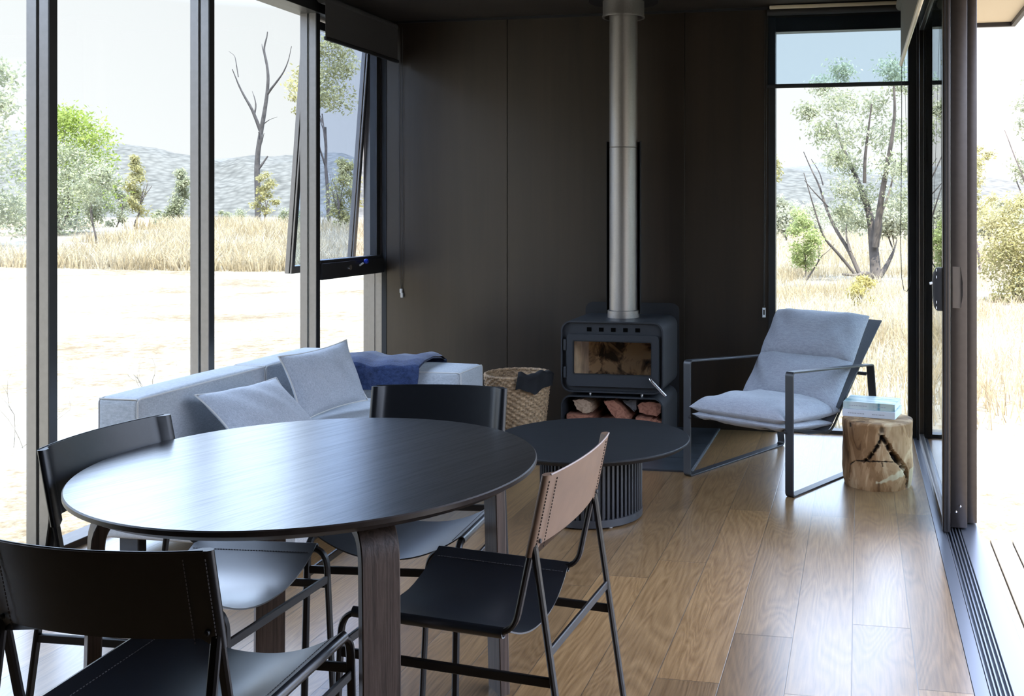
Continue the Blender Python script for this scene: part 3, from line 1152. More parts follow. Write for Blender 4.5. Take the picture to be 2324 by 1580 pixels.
for k in range(5):
    a = 2 * PI * k / 5 - 0.9
    mb = MB()
    mb.lathe([(0.001, 0.0), (0.010, 0.0), (0.010, 0.008), (0.001, 0.008)], 12, ((BR - 0.02) * math.cos(a), (BR - 0.02) * math.sin(a), 0))
    mb.build('foot', M['white'], ct)

# ------------------------------------------------------------------ sofa
SZ = 0.645
so = thing('sofa', 'low pale grey linen sofa along the glass wall', 'sofa', (-3.05, 3.60, 0))
mb = MB()
softbox(mb, (0.445, 0.99, 0.165), (0.885, 1.98, 0.19), 0.02, (0, 0, 0))
mb.build('sofa_base', M['sofabase'], so, 60)
for y0, y1 in ((0.0, 0.900), (0.900, 1.56)):
    mb = MB()
    softbox(mb, (0.095, (y0 + y1) / 2, 0.452), (0.19, y1 - y0 - 0.004, 0.385), 0.022, (0.012, 0.0, 0.010))
    b = mb.build('back_cushion', M['linen'], so, 60)
    mb = MB()
    e = 0.019
    loop_front = [(0.19 - 0.006, y0 + 0.006, 0.27), (0.19 - 0.006, y0 + 0.006, SZ - 0.006), (0.19 - 0.006, y1 - 0.008, SZ - 0.006), (0.19 - 0.006, y1 - 0.008, 0.27)]
    mb.tube(fillet(loop_front, 0.02, 5), 0.0035, 6)
    mb.tube(fillet([(0.006, y0 + 0.006, 0.27), (0.006, y0 + 0.006, SZ - 0.006), (0.006, y1 - 0.008, SZ - 0.006), (0.006, y1 - 0.008, 0.27)], 0.02, 5), 0.0035, 6)
    mb.tube([(0.01, y0 + 0.005, SZ - 0.005), (0.182, y0 + 0.005, SZ - 0.005)], 0.0035, 6)
    mb.build('piping', M['piping'], b)
mb = MB()
softbox(mb, (0.54, 0.825, 0.304), (0.70, 1.635, 0.125), 0.03, (0.006, 0.004, 0.014))
mb.build('seat_cushion', M['linen'], so, 60)
mb = MB()
softbox(mb, (0.448, 1.83, 0.385), (0.885, 0.33, 0.255), 0.022, (0.008, 0.010, 0.016))
arm = mb.build('arm', M['linen'], so, 60)
mb = MB()
mb.tube(fillet([(0.02, 1.67, 0.505), (0.885, 1.67, 0.507), (0.885, 1.67, 0.30)], 0.02, 4), 0.0035, 6)
mb.tube(fillet([(0.885, 1.67, 0.507), (0.885, 1.99, 0.507), (0.885, 1.99, 0.30)], 0.02, 4), 0.0035, 6)
mb.build('piping', M['piping'], arm)
for x, y in ((0.12, 0.06), (0.80, 0.06), (0.12, 1.90), (0.80, 1.90)):
    MB().box(x - 0.045, x + 0.045, y - 0.025, y + 0.025, 0.0, 0.072, 0.004, 1).build('foot', M['steel_black'], so)

# scatter cushions
def cushion(label, c, w, h, t, lean, yaw, roll, mat):
    o = thing('cushion', label, 'cushion', c, 0, 'scatter cushions on the sofa')
    mbp, border = pillow(w, h, t)
    rot = Matrix.Rotation(yaw, 4, 'Z') @ Matrix.Rotation(lean, 4, 'X') @ Matrix.Rotation(roll, 4, 'Y')
    mbp.v = [tuple(rot @ Vector(p)) for p in mbp.v]
    cv = mbp.build('cover', mat, o, 80)
    mb = MB()
    mb.tube([rot @ Vector(p) for p in border], 0.004, 6, closed=True)
    mb.build('piping', M['piping'], o)
    return o


cushion('grey linen cushion standing upright beside the blue throw', (-2.636, 4.655, 0.560), 0.485, 0.335, 0.15, math.radians(-22), math.radians(77), math.radians(-3), M['linen2'])
cushion('grey linen cushion slumped low on the sofa, half hidden by the dining table', (-2.615, 4.070, 0.506), 0.485, 0.345, 0.135, math.radians(-50), math.radians(80), math.radians(0), M['linen2'])

# throw over the arm
th_ = thing('throw_blanket', 'navy wool throw folded over the arm at the far end of the sofa', 'blanket', (-3.05, 3.60, 0))
mb = MB()
rnd = random.Random(3)


def throw(u, v):
    # u along the arm (x), v from the front hem over the top to the back hem
    x = 0.10 + 0.54 * u
    path = [(1.632, 0.405), (1.634, 0.47), (1.634, 0.534), (1.70, 0.556), (1.83, 0.566), (1.97, 0.552), (2.020, 0.53), (2.022, 0.40)]
    q = v * (len(path) - 1)
    i = min(int(q), len(path) - 2)
    f = q - i
    y = path[i][0] * (1 - f) + path[i + 1][0] * f
    z = path[i][1] * (1 - f) + path[i + 1][1] * f
    wv = 0.010 * math.sin(7 * u + 2 * v) + 0.006 * math.sin(19 * u + 5 * v)
    edge = 0.030 * max(0, (u - 0.80) / 0.2) ** 2 + 0.03 * max(0, (0.12 - u) / 0.12) ** 2
    if z > 0.53:
        z += wv - edge * 0.5 + 0.012
    y += -0.5 * abs(wv) if v < 0.4 else 0.4 * abs(wv)
    x += 0.035 * v * (u - 0.3) + 0.02 * math.sin(6 * v) * (u - 0.5)
    return (x, y, z)


mb.grid(throw, 40, 36)
N0 = len(mb.v)
mb.grid(lambda u, v: tuple(Vector(throw(u, v)) + Vector((0, 0.004 if v < 0.4 else -0.004, -0.012 if 0.25 < v < 0.85 else 0))), 40, 36)
tb = mb.build('folded_cloth', M['throw'], th_, 80)

# ------------------------------------------------------------------ basket with a black cloth
bk = thing('woven_basket', 'tapering woven basket with cut-out handles beside the wood stove', 'basket', (-2.020, 5.80, 0))
mb = MB()
NB, ROWS = 132, 66


def bask(u, v):
    a = 2 * PI * u
    z = 0.423 * v
    r = 0.150 + 0.048 * v ** 0.9
    row = math.floor(v * 26)
    fr = v * 26 - row
    r += 0.0045 * math.sin(a * 22 + PI * row) * math.sin(PI * fr) + 0.0022 * math.sin(PI * fr)
    return (r * math.cos(a), r * math.sin(a), z)


mb.grid(lambda u, v: bask(u, v), NB * 2, 130, True)
mb.grid(lambda u, v: tuple(Vector(bask(u, v)) * 1.0 - Vector((math.cos(2 * PI * u) * 0.012, math.sin(2 * PI * u) * 0.012, 0))), NB, 90, True)
mb.lathe([(0.001, 0.0), (0.150, 0.0), (0.150, 0.012), (0.001, 0.012)], 48)
bw = mb.build('wicker_wall', M['rattan'], bk, 80)
mb = MB()
mb.tube([(0.193 * math.cos(2 * PI * k / 60), 0.193 * math.sin(2 * PI * k / 60), 0.425 + 0.0025 * math.sin(k * 2.4)) for k in range(60)], 0.010, 8, closed=True)
mb.build('rim', M['rattan'], bk, 80)
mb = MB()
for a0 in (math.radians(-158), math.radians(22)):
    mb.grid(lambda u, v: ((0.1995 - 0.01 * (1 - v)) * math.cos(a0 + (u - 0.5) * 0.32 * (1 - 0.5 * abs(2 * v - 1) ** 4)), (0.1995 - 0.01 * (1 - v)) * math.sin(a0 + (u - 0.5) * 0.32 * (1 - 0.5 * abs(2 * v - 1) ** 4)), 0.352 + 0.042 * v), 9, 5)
mb.build('handle_shade', M['stovedark'], bk, 80)  # dark patches for the shade in the cut-outs; wall is unbroken
bc = thing('black_cloth', 'black cloth bag hanging over the rim of the woven basket', 'cloth', (-2.020, 5.80, -0.022))
mb = MB()


def cloth(u, v):
    a = math.radians(-72 + 72 * u + 8 * (v - 0.3))
    fold = 0.009 * math.sin(11 * u + 3 * v) + 0.004 * math.sin(23 * u)
    if v < 0.45:
        q = v / 0.45
        r = 0.216 + 0.006 + fold * 0.5 + 0.006 * math.sin(8 * u)
        z = 0.372 + (0.462 - 0.372) * q + (1 - q) * (0.055 * abs(u - 0.42) ** 0.8 - 0.012)
    elif v < 0.7:
        q = (v - 0.45) / 0.25
        r = 0.222 - 0.058 * q
        z = 0.468 + 0.010 * math.sin(PI * q) + 0.004 * math.sin(10 * u)
    else:
        q = (v - 0.7) / 0.3
        r = 0.164 - 0.02 * q
        z = 0.466 - 0.10 * q
    return (r * math.cos(a), r * math.sin(a), z + fold)


mb.grid(cloth, 26, 24)
mb.build('draped_cloth', M['blackcloth'], bc, 80)

# ------------------------------------------------------------------ hearth
he = struct(empty('floor_hearth', (0, 0, 0)))
MB().box(-2.02, -0.885, 5.352, YB - 0.003, 0.0005, 0.006).build('grout_bed', M['grout'], he)
mb = MB()
for i in range(3):
    for j in range(3):
        x0, x1 = -2.018 + 0.378 * i, -2.018 + 0.378 * (i + 1) - 0.004
        y0, y1 = [(5.354, 5.62), (5.624, 5.98), (5.984, 6.43)][j]
        mb.box(x0, x1, y0, y1, 0.001, 0.0085, 0.001, 1)
mb.build('slate_tile', M['hearth'], he)
struct(MB().box(-2.024, -0.880, 5.343, 5.351, 0.0004, 0.0085).build('trim_5', M['steel_black']))
struct(MB().box(-0.8845, -0.878, 5.343, YB - 0.003, 0.0004, 0.0085).build('trim_6', M['grout']))

# ------------------------------------------------------------------ wood stove
X0, X1, Y0, Y1 = -1.750, -1.127, 5.80, 6.265
st = thing('wood_stove', 'black freestanding wood stove with a grey flue rising to the ceiling', 'stove', (0, 0, 0.009))
bz0, bz1 = 0.318, 0.742
mb = MB()
shell(mb, rrect(X0, X1, bz0, bz1, 0.062, 10), rrect(X0 + 0.009, X1 - 0.009, bz0 + 0.009, bz1 - 0.009, 0.054, 10), 'y', Y0, Y1)
mb.prism(rrect(X0 + 0.009, X1 - 0.009, bz0 + 0.009, bz1 - 0.009, 0.054, 10), 'y', Y1 - 0.02, Y1 - 0.002)
body = mb.build('stove_body', M['stove'], st, 30)
# recessed front with the firebox opening and vent row
wx0, wx1, wz0, wz1 = -1.690, -1.176, 0.385, 0.652
mb = MB()
shell(mb, rrect(X0 + 0.0095, X1 - 0.0095, bz0 + 0.0095, bz1 - 0.0095, 0.0535, 10), rrect(wx0, wx1, wz0, wz1, 0.004, 10), 'y', Y0 + 0.022, Y0 + 0.032)
mb.build('front_plate', M['stove'], body)
mb = MB()
mb.prism(rrect(X0 + 0.0095, X1 - 0.0095, bz0 + 0.0095, bz1 - 0.0095, 0.054, 10), 'y', Y1 - 0.06, Y1 - 0.05)
mb.build('back_plate', M['stovedark'], body)
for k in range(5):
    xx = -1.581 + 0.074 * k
    MB().box(xx - 0.014, xx + 0.014, Y0 + 0.0195, Y0 + 0.024, 0.679, 0.703).build('vent', M['vent_shade'], body)  # no opening: a black block stands for the dark of the hole
# firebox lining
MB().box(wx0, wx1, Y1 - 0.10, Y1 - 0.08, wz0 - 0.03, wz1 + 0.02).build('fire_brick', M['soot'], body)
MB().box(wx0, wx1, Y0 + 0.034, Y1 - 0.08, wz0 - 0.05, wz0 - 0.02).build('fire_brick', M['soot'], body)
MB().box(wx0 - 0.012, wx0 + 0.012, Y0 + 0.034, Y0 + 0.20, wz0 - 0.02, wz1 - 0.008).build('fire_brick', M['brick'], body)
MB().box(wx0 - 0.012, wx0 + 0.012, Y0 + 0.203, Y1 - 0.10, wz0 - 0.02, wz1 - 0.03).build('fire_brick', M['brick'], body)
MB().box(wx1 - 0.006, wx1 + 0.012, Y0 + 0.034, Y1 - 0.10, wz0 - 0.02, wz1).build('fire_brick', M['soot'], body)
# door
dz0, dz1, dx0, dx1 = 0.357, 0.664, -1.711, -1.152
dr = MB()
shell(dr, rrect(dx0, dx1, dz0, dz1, 0.022, 6), rrect(-1.674, -1.192, 0.424, 0.628, 0.010, 6), 'y', Y0 - 0.012, Y0 + 0.016)
door = dr.build('stove_door', M['stove'], st, 30)
mb = MB()
shell(mb, rrect(-1.6745, -1.1915, 0.4235, 0.6285, 0.010, 6), rrect(-1.668, -1.198, 0.430, 0.622, 0.008, 6), 'y', Y0 - 0.010, Y0 + 0.004)
mb.build('glass_rim', M['stovedark'], door)
MB().box(-1.673, -1.193, Y0 + 0.004, Y0 + 0.009, 0.425, 0.627).build('glass', M['firebox_glass'], door)
mb = MB()
mb.tube(fillet([(-1.197, Y0 - 0.012, 0.418), (-1.197, Y0 - 0.045, 0.416), (-1.188, Y0 - 0.050, 0.405), (-1.102, Y0 - 0.055, 0.322)], 0.014, 5), 0.0085, 12)
mb.build('handle', M['chrome'], door)
for z in (0.60, 0.435):
    MB().box(-1.731, -1.715, Y0 - 0.012, Y0 + 0.02, z - 0.034, z + 0.034, 0.003, 1).build('hinge', M['stove'], door)
# wood store below
lz0, lz1 = 0.0, 0.298
mb = MB()
outer = [(X0, lz0)] + [(X0 + 0.062 - 0.062 * math.cos(math.radians(9 * k)), lz1 - 0.062 + 0.062 * math.sin(math.radians(9 * k))) for k in range(11)] + [(X1 - 0.062 + 0.062 * math.sin(math.radians(9 * k)), lz1 - 0.062 + 0.062 * math.cos(math.radians(9 * k))) for k in range(11)] + [(X1, lz0)]
t_ = 0.009
inner = [(X0 + t_, lz0 + t_)] + [(X0 + 0.062 - 0.053 * math.cos(math.radians(9 * k)), lz1 - 0.062 + 0.053 * math.sin(math.radians(9 * k))) for k in range(11)] + [(X1 - 0.062 + 0.053 * math.sin(math.radians(9 * k)), lz1 - 0.062 + 0.053 * math.cos(math.radians(9 * k))) for k in range(11)] + [(X1 - t_, lz0 + t_)]
shell(mb, outer, inner, 'y', Y0, Y1)
mb.prism(inner, 'y', Y1 - 0.02, Y1 - 0.004)
mb.build('wood_store', M['stove'], st, 30)
for xx in (-1.576, -1.261):
    mb = MB()
    mb.lathe([(0.001, -0.002), (0.006, -0.002), (0.006, 0.006), (0.009, 0.006), (0.009, 0.014), (0.006, 0.015), (0.006, 0.020), (0.001, 0.020)], 12, (xx, Y0 + 0.03, lz1))
    mb.build('bolt', M['chrome'], st)
# flue
FX, FY = -1.425, 6.050
mb = MB()
mb.lathe([(0.0865, 0.74), (0.0865, 1.783), (0.0845, 1.786), (0.0865, 1.789), (0.0865, ZC - 0.03)], 64, (FX, FY, 0))
fl = mb.build('flue_pipe', M['flue'], st, 30)
mb = MB()
mb.lathe([(0.086, 0.743), (0.098, 0.743), (0.098, 0.786), (0.090, 0.790), (0.087, 0.790)], 64, (FX, FY, 0))
mb.build('flue_collar', M['flue'], fl, 30)
mb = MB()
mb.lathe([(0.118, 2.585), (0.130, 2.583), (0.131, 2.592), (0.128, 2.600), (0.128, ZC - 0.012), (0.118, ZC - 0.012), (0.118, 2.585)], 64, (FX, FY, 0))
mb.build('flue_sleeve', M['flue'], fl, 30)
mb = MB()
mb.lathe([(0.130, ZC - 0.022), (0.215, ZC - 0.022), (0.22, ZC - 0.0135), (0.130, ZC - 0.0135)], 64, (FX, FY, 0))
mb.build('ceiling_ring', M['stovedark'], fl, 30)
mb = MB()
na = 40
ringo = []
for z in (0.765, 1.825):
    r = []
    for k in range(na + 1):
        a = math.radians(-8 + 196 * k / na)
        r.append((FX + 0.002 + 0.108 * math.cos(a), FY + 0.108 * math.sin(a), z))
    for k in range(na, -1, -1):
        a = math.radians(-8 + 196 * k / na)
        r.append((FX + 0.002 + 0.105 * math.cos(a), FY + 0.105 * math.sin(a), z))
    ringo.append(r)
mb.rings(ringo)
mb.build('flue_shield', M['stovedark'], fl, 30)
mb = MB()
mb.prism(rrect(-1.735, -1.122, 0.012, 0.812, 0.05, 8), 'y', 6.300, 6.304)
mb.box(-1.5, -1.35, Y1 - 0.001, 6.301, 0.45, 0.55)
mb.build('heat_shield', M['stovedark'], st, 30)

# firewood: split logs lying end-on in the wood store
def log(label, cx, cz, poly, y0, ln, mat, seed):
    r = random.Random(seed)
    pts = []
    n = len(poly)
    for i in range(n):
        a, b = Vector(poly[i]), Vector(poly[(i + 1) % n])
        k = 5
        for j in range(k):
            p = a.lerp(b, j / k)
            pts.append((p.x + r.uniform(-0.0035, 0.0035), p.y + r.uniform(-0.0035, 0.0035)))
    rings = []
    for s in range(7):
        f = s / 6
        rings.append([(q[0] * (0.985 + 0.02 * math.sin(3 * f)) + r.uniform(-0.0015, 0.0015), -ln * 0 + ln * f, q[1] + r.uniform(-0.0015, 0.0015)) for q in pts])
    m = MB()
    m.rings(rings)
    o = m.build('firewood_log', mat, None, 25, (cx, y0, cz))
    return tag(o, label, 'log', 'split logs in the wood store')


log('pale brown split log lying on the flat red one at the basket side', -1.625, 0.237, [(-0.062, 0.030), (0.00, 0.045), (0.055, 0.020), (0.060, -0.030), (0.012, -0.045), (-0.038, -0.022)], 5.84, 0.34, M['palewood'], 1)
log('large red-brown split log leaning in the middle of the wood store', -1.415, 0.226, [(-0.085, 0.045), (-0.02, 0.055), (0.075, -0.030), (0.080, -0.060), (0.0, -0.062), (-0.04, -0.020)], 5.835, 0.36, M['redwood'], 2)
log('grey bark-covered log wedged at the top between two red logs', -1.352, 0.258, [(-0.035, 0.018), (0.045, 0.022), (0.050, -0.028), (0.038, -0.050)], 5.86, 0.33, M['bark'], 3)
log('red-brown squarish split log at the armchair end of the wood store', -1.225, 0.232, [(-0.068, 0.020), (-0.040, 0.040), (0.072, 0.036), (0.074, -0.018), (0.05, -0.040), (-0.055, -0.022)], 5.85, 0.34, M['redwood'], 4)
log('flat red split log lying under the pale one', -1.640, 0.155, [(-0.085, 0.032), (0.070, 0.030), (0.085, -0.020), (-0.080, -0.024)], 5.83, 0.36, M['redwood'], 5)
log('flat dark red split log at the bottom under the middle of the stove', -1.445, 0.130, [(-0.09, 0.024), (0.0, 0.032), (0.09, 0.022), (0.09, -0.025), (-0.09, -0.025)], 5.835, 0.36, M['redwood'], 6)
log('thin red split log sloping beneath the square one', -1.222, 0.166, [(-0.080, 0.019), (0.0, 0.014), (0.078, 0.002), (0.078, -0.024), (-0.080, -0.024)], 5.83, 0.36, M['redwood'], 7)
log('broad brown log filling the bottom of the wood store below the flat red one', -1.630, 0.076, [(-0.09, 0.044), (0.075, 0.046), (0.080, -0.048), (-0.09, -0.048)], 5.84, 0.34, M['palewood'], 8)
log('thick red log at the bottom of the wood store below the sloping one', -1.239, 0.082, [(-0.085, 0.050), (0.082, 0.046), (0.085, -0.054), (-0.085, -0.054)], 5.84, 0.34, M['redwood'], 9)
log('dark log lying on the floor of the wood store in its middle', -1.440, 0.063, [(-0.09, 0.030), (0.095, 0.030), (0.09, -0.036), (-0.09, -0.036)], 5.85, 0.33, M['bark'], 10)

# ------------------------------------------------------------------ armchair
# local frame: X across (towards the deck), Y back (towards the window)
vx, vy = 0.4679, 0.8838
ac = thing('armchair', 'black steel lounge chair with grey padded seat and back by the tall window', 'armchair', (-0.6145, 5.117, 0), math.atan2(vy, vx) - PI / 2)
HWA = 0.3157
for s in (-1, 1):
    x = s * (HWA - 0.0)
    mb = MB()
    loop = fillet([(x, 0.0, 0.004), (x, 0.0, 0.612), (x, 0.845, 0.552), (x, 0.930, 0.004)], [0.022, 0.020, 0.012, 0.028], 5, True)
    mb.bar(loop, (1, 0, 0), 0.046, 0.009, closed=True, bev=0.15)
    mb.build('arm_frame', M['steel_black'], ac, 40)
mb = MB()
mb.tube([(-HWA + 0.02, 0.035, 0.318), (HWA - 0.02, 0.035, 0.318)], 0.010, 10)
mb.build('cross_rail', M['steel_black'], ac)
mb = MB()
mb.tube([(-HWA + 0.02, 0.835, 0.50), (HWA - 0.02, 0.835, 0.50)], 0.010, 10)
mb.build('cross_rail', M['steel_black'], ac)
for s in (-1, 1):
    x = s * (HWA - 0.030)
    mb = MB()
    mb.bar(fillet([(x, 0.03, 0.322), (x, 0.46, 0.236), (x, 1.000, 0.772)], 0.06, 6), (1, 0, 0), 0.008, 0.012)
    mb.build('seat_rail', M['steel_black'], ac, 40)
mb = MB()
# canvas sling: wider than the cushions, visible at the top corners
prof = fillet([(0, 0.25, 0.262), (0, 0.455, 0.238), (0, 0.990, 0.786)], 0.07, 8)
ring = []
for p in prof:
    wv = (HWA - 0.002) if p[2] > 0.56 else HWA - 0.04
    ring.append([(-wv, p[1], p[2]), (wv, p[1], p[2]), (wv, p[1] + 0.003, p[2] - 0.003), (-wv, p[1] + 0.003, p[2] - 0.003)])
sub = []
for a, b in zip(ring[:-1], ring[1:]):
    for k in range(4):
        sub.append([tuple(Vector(p).lerp(Vector(q), k / 4)) for p, q in zip(a, b)])
sub.append(ring[-1])
mb.rings(sub)
mb.build('canvas_sling', M['sling'], ac, 40)


def pad(mb, p0, p1, n0, width, thick, puff, nu=22, nv=22, flat=0.35):
    """stuffed pad between two points of the (y,z) profile; n0 = direction it puffs towards"""
    p0, p1, n0 = Vector(p0), Vector(p1), Vector(n0).normalized()
    for sg in (1, -1):
        def fn(a, b):
            u, v = 2 * a - 1, 2 * b - 1
            c = p0.lerp(p1, b)
            u, v = math.sin(u * PI / 2), math.sin(v * PI / 2)
            c = p0.lerp(p1, (v + 1) / 2)
            k = (max(0, 1 - u ** 6)) ** 0.5 * (max(0, 1 - v ** 6)) ** 0.5
            wr = 0.004 * math.sin(15 * u + 5 * v) * k * abs(u) + 0.004 * math.sin(6 * v - 9 * u * u) * k
            off = thick / 2 * k * (1 + puff * (1 - u * u) * (1 - v * v)) + wr
            d = n0 * (sg * (off if sg > 0 else off * flat))
            xx = u * width / 2 * (1 - 0.012 * (1 - v * v))
            return (xx, c.x + d.x, c.y + d.y)
        mb.grid(fn, nu, nv)


mb = MB()
pad(mb, (-0.012, 0.374), (0.555, 0.334), (0.07, 1), 0.588, 0.125, 0.36, 30, 30, 0.60)
seatc = mb.build('seat_cushion', M['chairlinen'], ac, 80)
mb = MB()
pad(mb, (0.000, 0.335), (0.49, 0.280), (0.11, 1), 0.575, 0.050, 0.2, 26, 26, 1.2)
mb.build('under_pad', M['chairlinen'], ac, 80)
mb = MB()
pad(mb, (0.468, 0.345), (0.690, 0.590), (-0.74, 0.67), 0.600, 0.105, 0.5, 30, 30)
mb.build('back_cushion', M['chairlinen'], ac, 80)
mb = MB()
pad(mb, (0.672, 0.570), (0.868, 0.818), (-0.78, 0.63), 0.602, 0.130, 0.40, 30, 30, 0.5)
mb.build('back_cushion', M['chairlinen'], ac, 80)
for s in (-1, 1):
    mb = MB()
    mb.lathe([(0.0005, 0), (0.010, 0.0), (0.008, 0.005), (0.0005, 0.006)], 12)
    mb.v = [(s * (HWA - 0.02) + s * 0 + p[0], -0.0 + 0.0 - 0.005 - p[2], 0.318 + p[1]) for p in mb.v]
    mb.build('screw', M['stovedark'], ac)

# ------------------------------------------------------------------ stump and books
SX, SY, SR, SH = 0.092, 5.322, 0.178, 0.338
stp = thing('stump_stool', 'cylindrical teak root stool with dark cracks standing beside the armchair', 'stool', (SX, SY, 0))
NU, NV = 260, 180
ca = math.atan2(-SY, -SX)        # direction from the stool to the middle of the room's near side
cracks = [([(0.13, 0.272), (0.05, 0.245), (-0.10, 0.200), (-0.25, 0.165), (-0.38, 0.148)], 0.0105, 0.026),
          ([(0.13, 0.272), (0.24, 0.248), (0.36, 0.215), (0.48, 0.180)], 0.0155, 0.036),
          ([(0.48, 0.180), (0.66, 0.145), (0.85, 0.112), (0.95, 0.090)], 0.019, 0.036),
          ([(0.95, 0.090), (1.02, 0.055), (1.06, 0.012)], 0.012, 0.022),
          ([(-0.38, 0.148), (-0.65, 0.145), (-0.86, 0.118), (-0.95, 0.03)], 0.0032, 0.007),
          ([(-0.38, 0.148), (0.0, 0.153), (0.35, 0.152), (0.66, 0.145)], 0.0036, 0.008),
          ([(0.13, 0.315), (0.12, 0.305), (0.105, 0.290)], 0.0185, 0.007),
          ([(-0.85, 0.325), (-0.84, 0.312)], 0.008, 0.006),
          ([(0.12, 0.152), (0.14, 0.128)], 0.003, 0.004)]


def seg_dist(p, a, b):
    ax, az = a; bx_, bz_ = b
    ax *= SR; bx_ *= SR
    px_, pz_ = p[0] * SR, p[1]
    dx, dz = bx_ - ax, bz_ - az
    t = max(0, min(1, ((px_ - ax) * dx + (pz_ - az) * dz) / (dx * dx + dz * dz + 1e-12)))
    return math.hypot(px_ - ax - t * dx, pz_ - az - t * dz)


from mathutils import noise as mn
verts, crv, sap = [], [], []
for j in range(NV):
    z = SH * j / (NV - 1)
    for i in range(NU):
        a = 2 * PI * i / NU
        da = (a - ca + PI) % (2 * PI) - PI
        r = SR * (1.0 - 0.06 * max(0, (0.10 - z) / 0.10) ** 2)
        edge = max(0, (z - (SH - 0.012)) / 0.012)
        r -= 0.008 * edge ** 2
        r += 0.006 * mn.noise(Vector((math.cos(a) * 2.2, math.sin(a) * 2.2, z * 7))) + 0.002 * mn.noise(Vector((math.cos(a) * 9, math.sin(a) * 9, z * 25)))
        ck = 0.0
        if abs(da) < 1.45:
            wob = 0.005 * mn.noise(Vector((da * 14, z * 60, 3)))
            # the lower lobe swells forward below the horizontal crack
            for pts, wd, dp in cracks:
                for k in range(len(pts) - 1):
                    d = seg_dist((da, z), pts[k], pts[k + 1]) + wob
                    if d < wd:
                        f = 1 - max(0, d) / wd
                        ck = max(ck, min(1.0, f * 1.6) * (0.75 if wd == 0.0185 else 1.0))
                        r -= dp * min(1, f * 1.5)
                        break
        s = 0.0
        q = (da - 0.42) / 0.62
        zc = 0.072 + 0.040 * max(-0.6, min(0.7, q))
        if -0.75 < q < 0.80:
            wid = 0.026 * (0.25 + 0.75 * (q + 0.75) / 1.4) + 0.010 * mn.noise(Vector((da * 10, z * 40, 8)))
            s = max(0, min(1, (wid - abs(z - zc)) / 0.006))
        if da > 1.10 and z < 0.10:
            s = max(s, min(1, (da - 1.10) / 0.04) * 0.8)
        verts.append((r * math.cos(a), r * math.sin(a), z))
        crv.append(ck)
        sap.append(s * (1 - ck) * 0.85)
faces = []
for j in range(NV - 1):
    for i in range(NU):
        i2 = (i + 1) % NU
        faces.append((j * NU + i, j * NU + i2, (j + 1) * NU + i2, (j + 1) * NU + i))
faces.append(tuple(range((NV - 1) * NU, NV * NU)))
faces.append(tuple(reversed(range(NU))))
mb = MB()
mb.add(verts, faces)
mb.build('stump_body', M['stump'], stp, 50, attrs={'crack': crv, 'sap': sap})


def book(label, loc, rz, w, d, t, cover, dark=None):
    b = thing('book', label, 'book', loc, rz, 'paperback books on the stump')
    mb = MB()
    mb.box(0.003, w - 0.003, 0.002, d - 0.003, 0.0015, t - 0.0015)
    mb.build('page_block', M['paper'], b)
    mb = MB()
    mb.box(0, w, 0.0, d, t - 0.0014, t, 0.0003, 1)
    mb.box(0, w, 0.0, d, 0, 0.0014, 0.0003, 1)
    mb.box(0, w, -0.0012, 0.0002, 0, t, 0.0003, 1)
    mb.build('cover', cover, b)
    rr = random.Random(int(t * 1e4) + int(d * 1e3))
    for xa, xb in ((0.03, 0.115), (0.155, 0.215)):
        mb = MB()
        x = xa
        while x < xb:
            l = rr.uniform(0.004, 0.010)
            mb.box(x, x + l, -0.0016, -0.0012, t * 0.41, t * 0.54)
            x += l + 0.003
        mb.build('spine_lettering', M['ink'], b)
    return b


ba = math.atan2(5.285 - 5.345, 0.270)
book('white-spined paperback lying flat on the stump, under another book', (-0.086, 5.335, SH + 0.001), ba, 0.272, 0.205, 0.037, M['cover_blue'])
book('paperback with a teal and grey cover lying on top of another book', (-0.082, 5.343, SH + 0.0392), ba + 0.02, 0.266, 0.198, 0.036, M['cover'])

# ------------------------------------------------------------------ outdoors
def gz(x, y):
    """height of the paddock"""
    d = math.hypot(x, y)
    base = -0.47
    left = max(0.0, min(1.0, (-x - 2.0) / 12.0))
    t = max(0.0, min(1.0, (d - 31.0) / 26.0))
    rise = 1.05 * left * (t * t * (3 - 2 * t))
    t2 = max(0.0, min(1.0, (d - 62.0) / 60.0))
    rise -= 1.6 * left * t2
    return base + rise + 0.05 * mn.noise(Vector((x * 0.15, y * 0.15, 0))) * min(1, d / 20)


mb = MB()
NR, NA = 70, 150
rad = [0.0] + [2.0 * (1.085 ** k) for k in range(NR)]
verts, faces = [], []
for i, r in enumerate(rad):
    for k in range(NA):
        a = 2 * PI * k / NA
        x, y = r * math.cos(a), r * math.sin(a)
        verts.append((x, y, gz(x, y)))
for i in range(len(rad) - 1):
    for k in range(NA):
        k2 = (k + 1) % NA
        faces.append((i * NA + k, i * NA + k2, (i + 1) * NA + k2, (i + 1) * NA + k))
mb.add(verts, faces)
struct(mb.build('ground', M['ground'], None, 80))

# hills
def hill(name, mat, D0, depth, prof, bumps, seed):
    """long ridge: prof = [(image column, ridge height above eye level in metres)]"""
    cols = np.linspace(prof[0][0], prof[-1][0], 170)
    hs = np.interp(cols, [p[0] for p in prof], [p[1] for p in prof])
    vs, fs = [], []
    NS = 26
    for ci, (c, h) in enumerate(zip(cols, hs)):
        for s in range(NS):
            f = s / (NS - 1)
            D = D0 + depth * f
            x, y = spot(c, D)
            up = math.sin(min(1, f * 1.25) * PI / 2) ** 1.3
            z = -6 + (h + 7.4) * up
            z += bumps * mn.noise(Vector((x * 0.02, y * 0.02, seed))) * up + bumps * 0.45 * mn.noise(Vector((x * 0.09, y * 0.09, seed + 5))) * up
            vs.append((x, y, z))
    n = len(cols)
    for ci in range(n - 1):
        for s in range(NS - 1):
            a = ci * NS + s
            fs.append((a, a + NS, a + NS + 1, a + 1))
    m = MB()
    m.add(vs, fs)
    return struct(m.build(name, mat, None, 180))


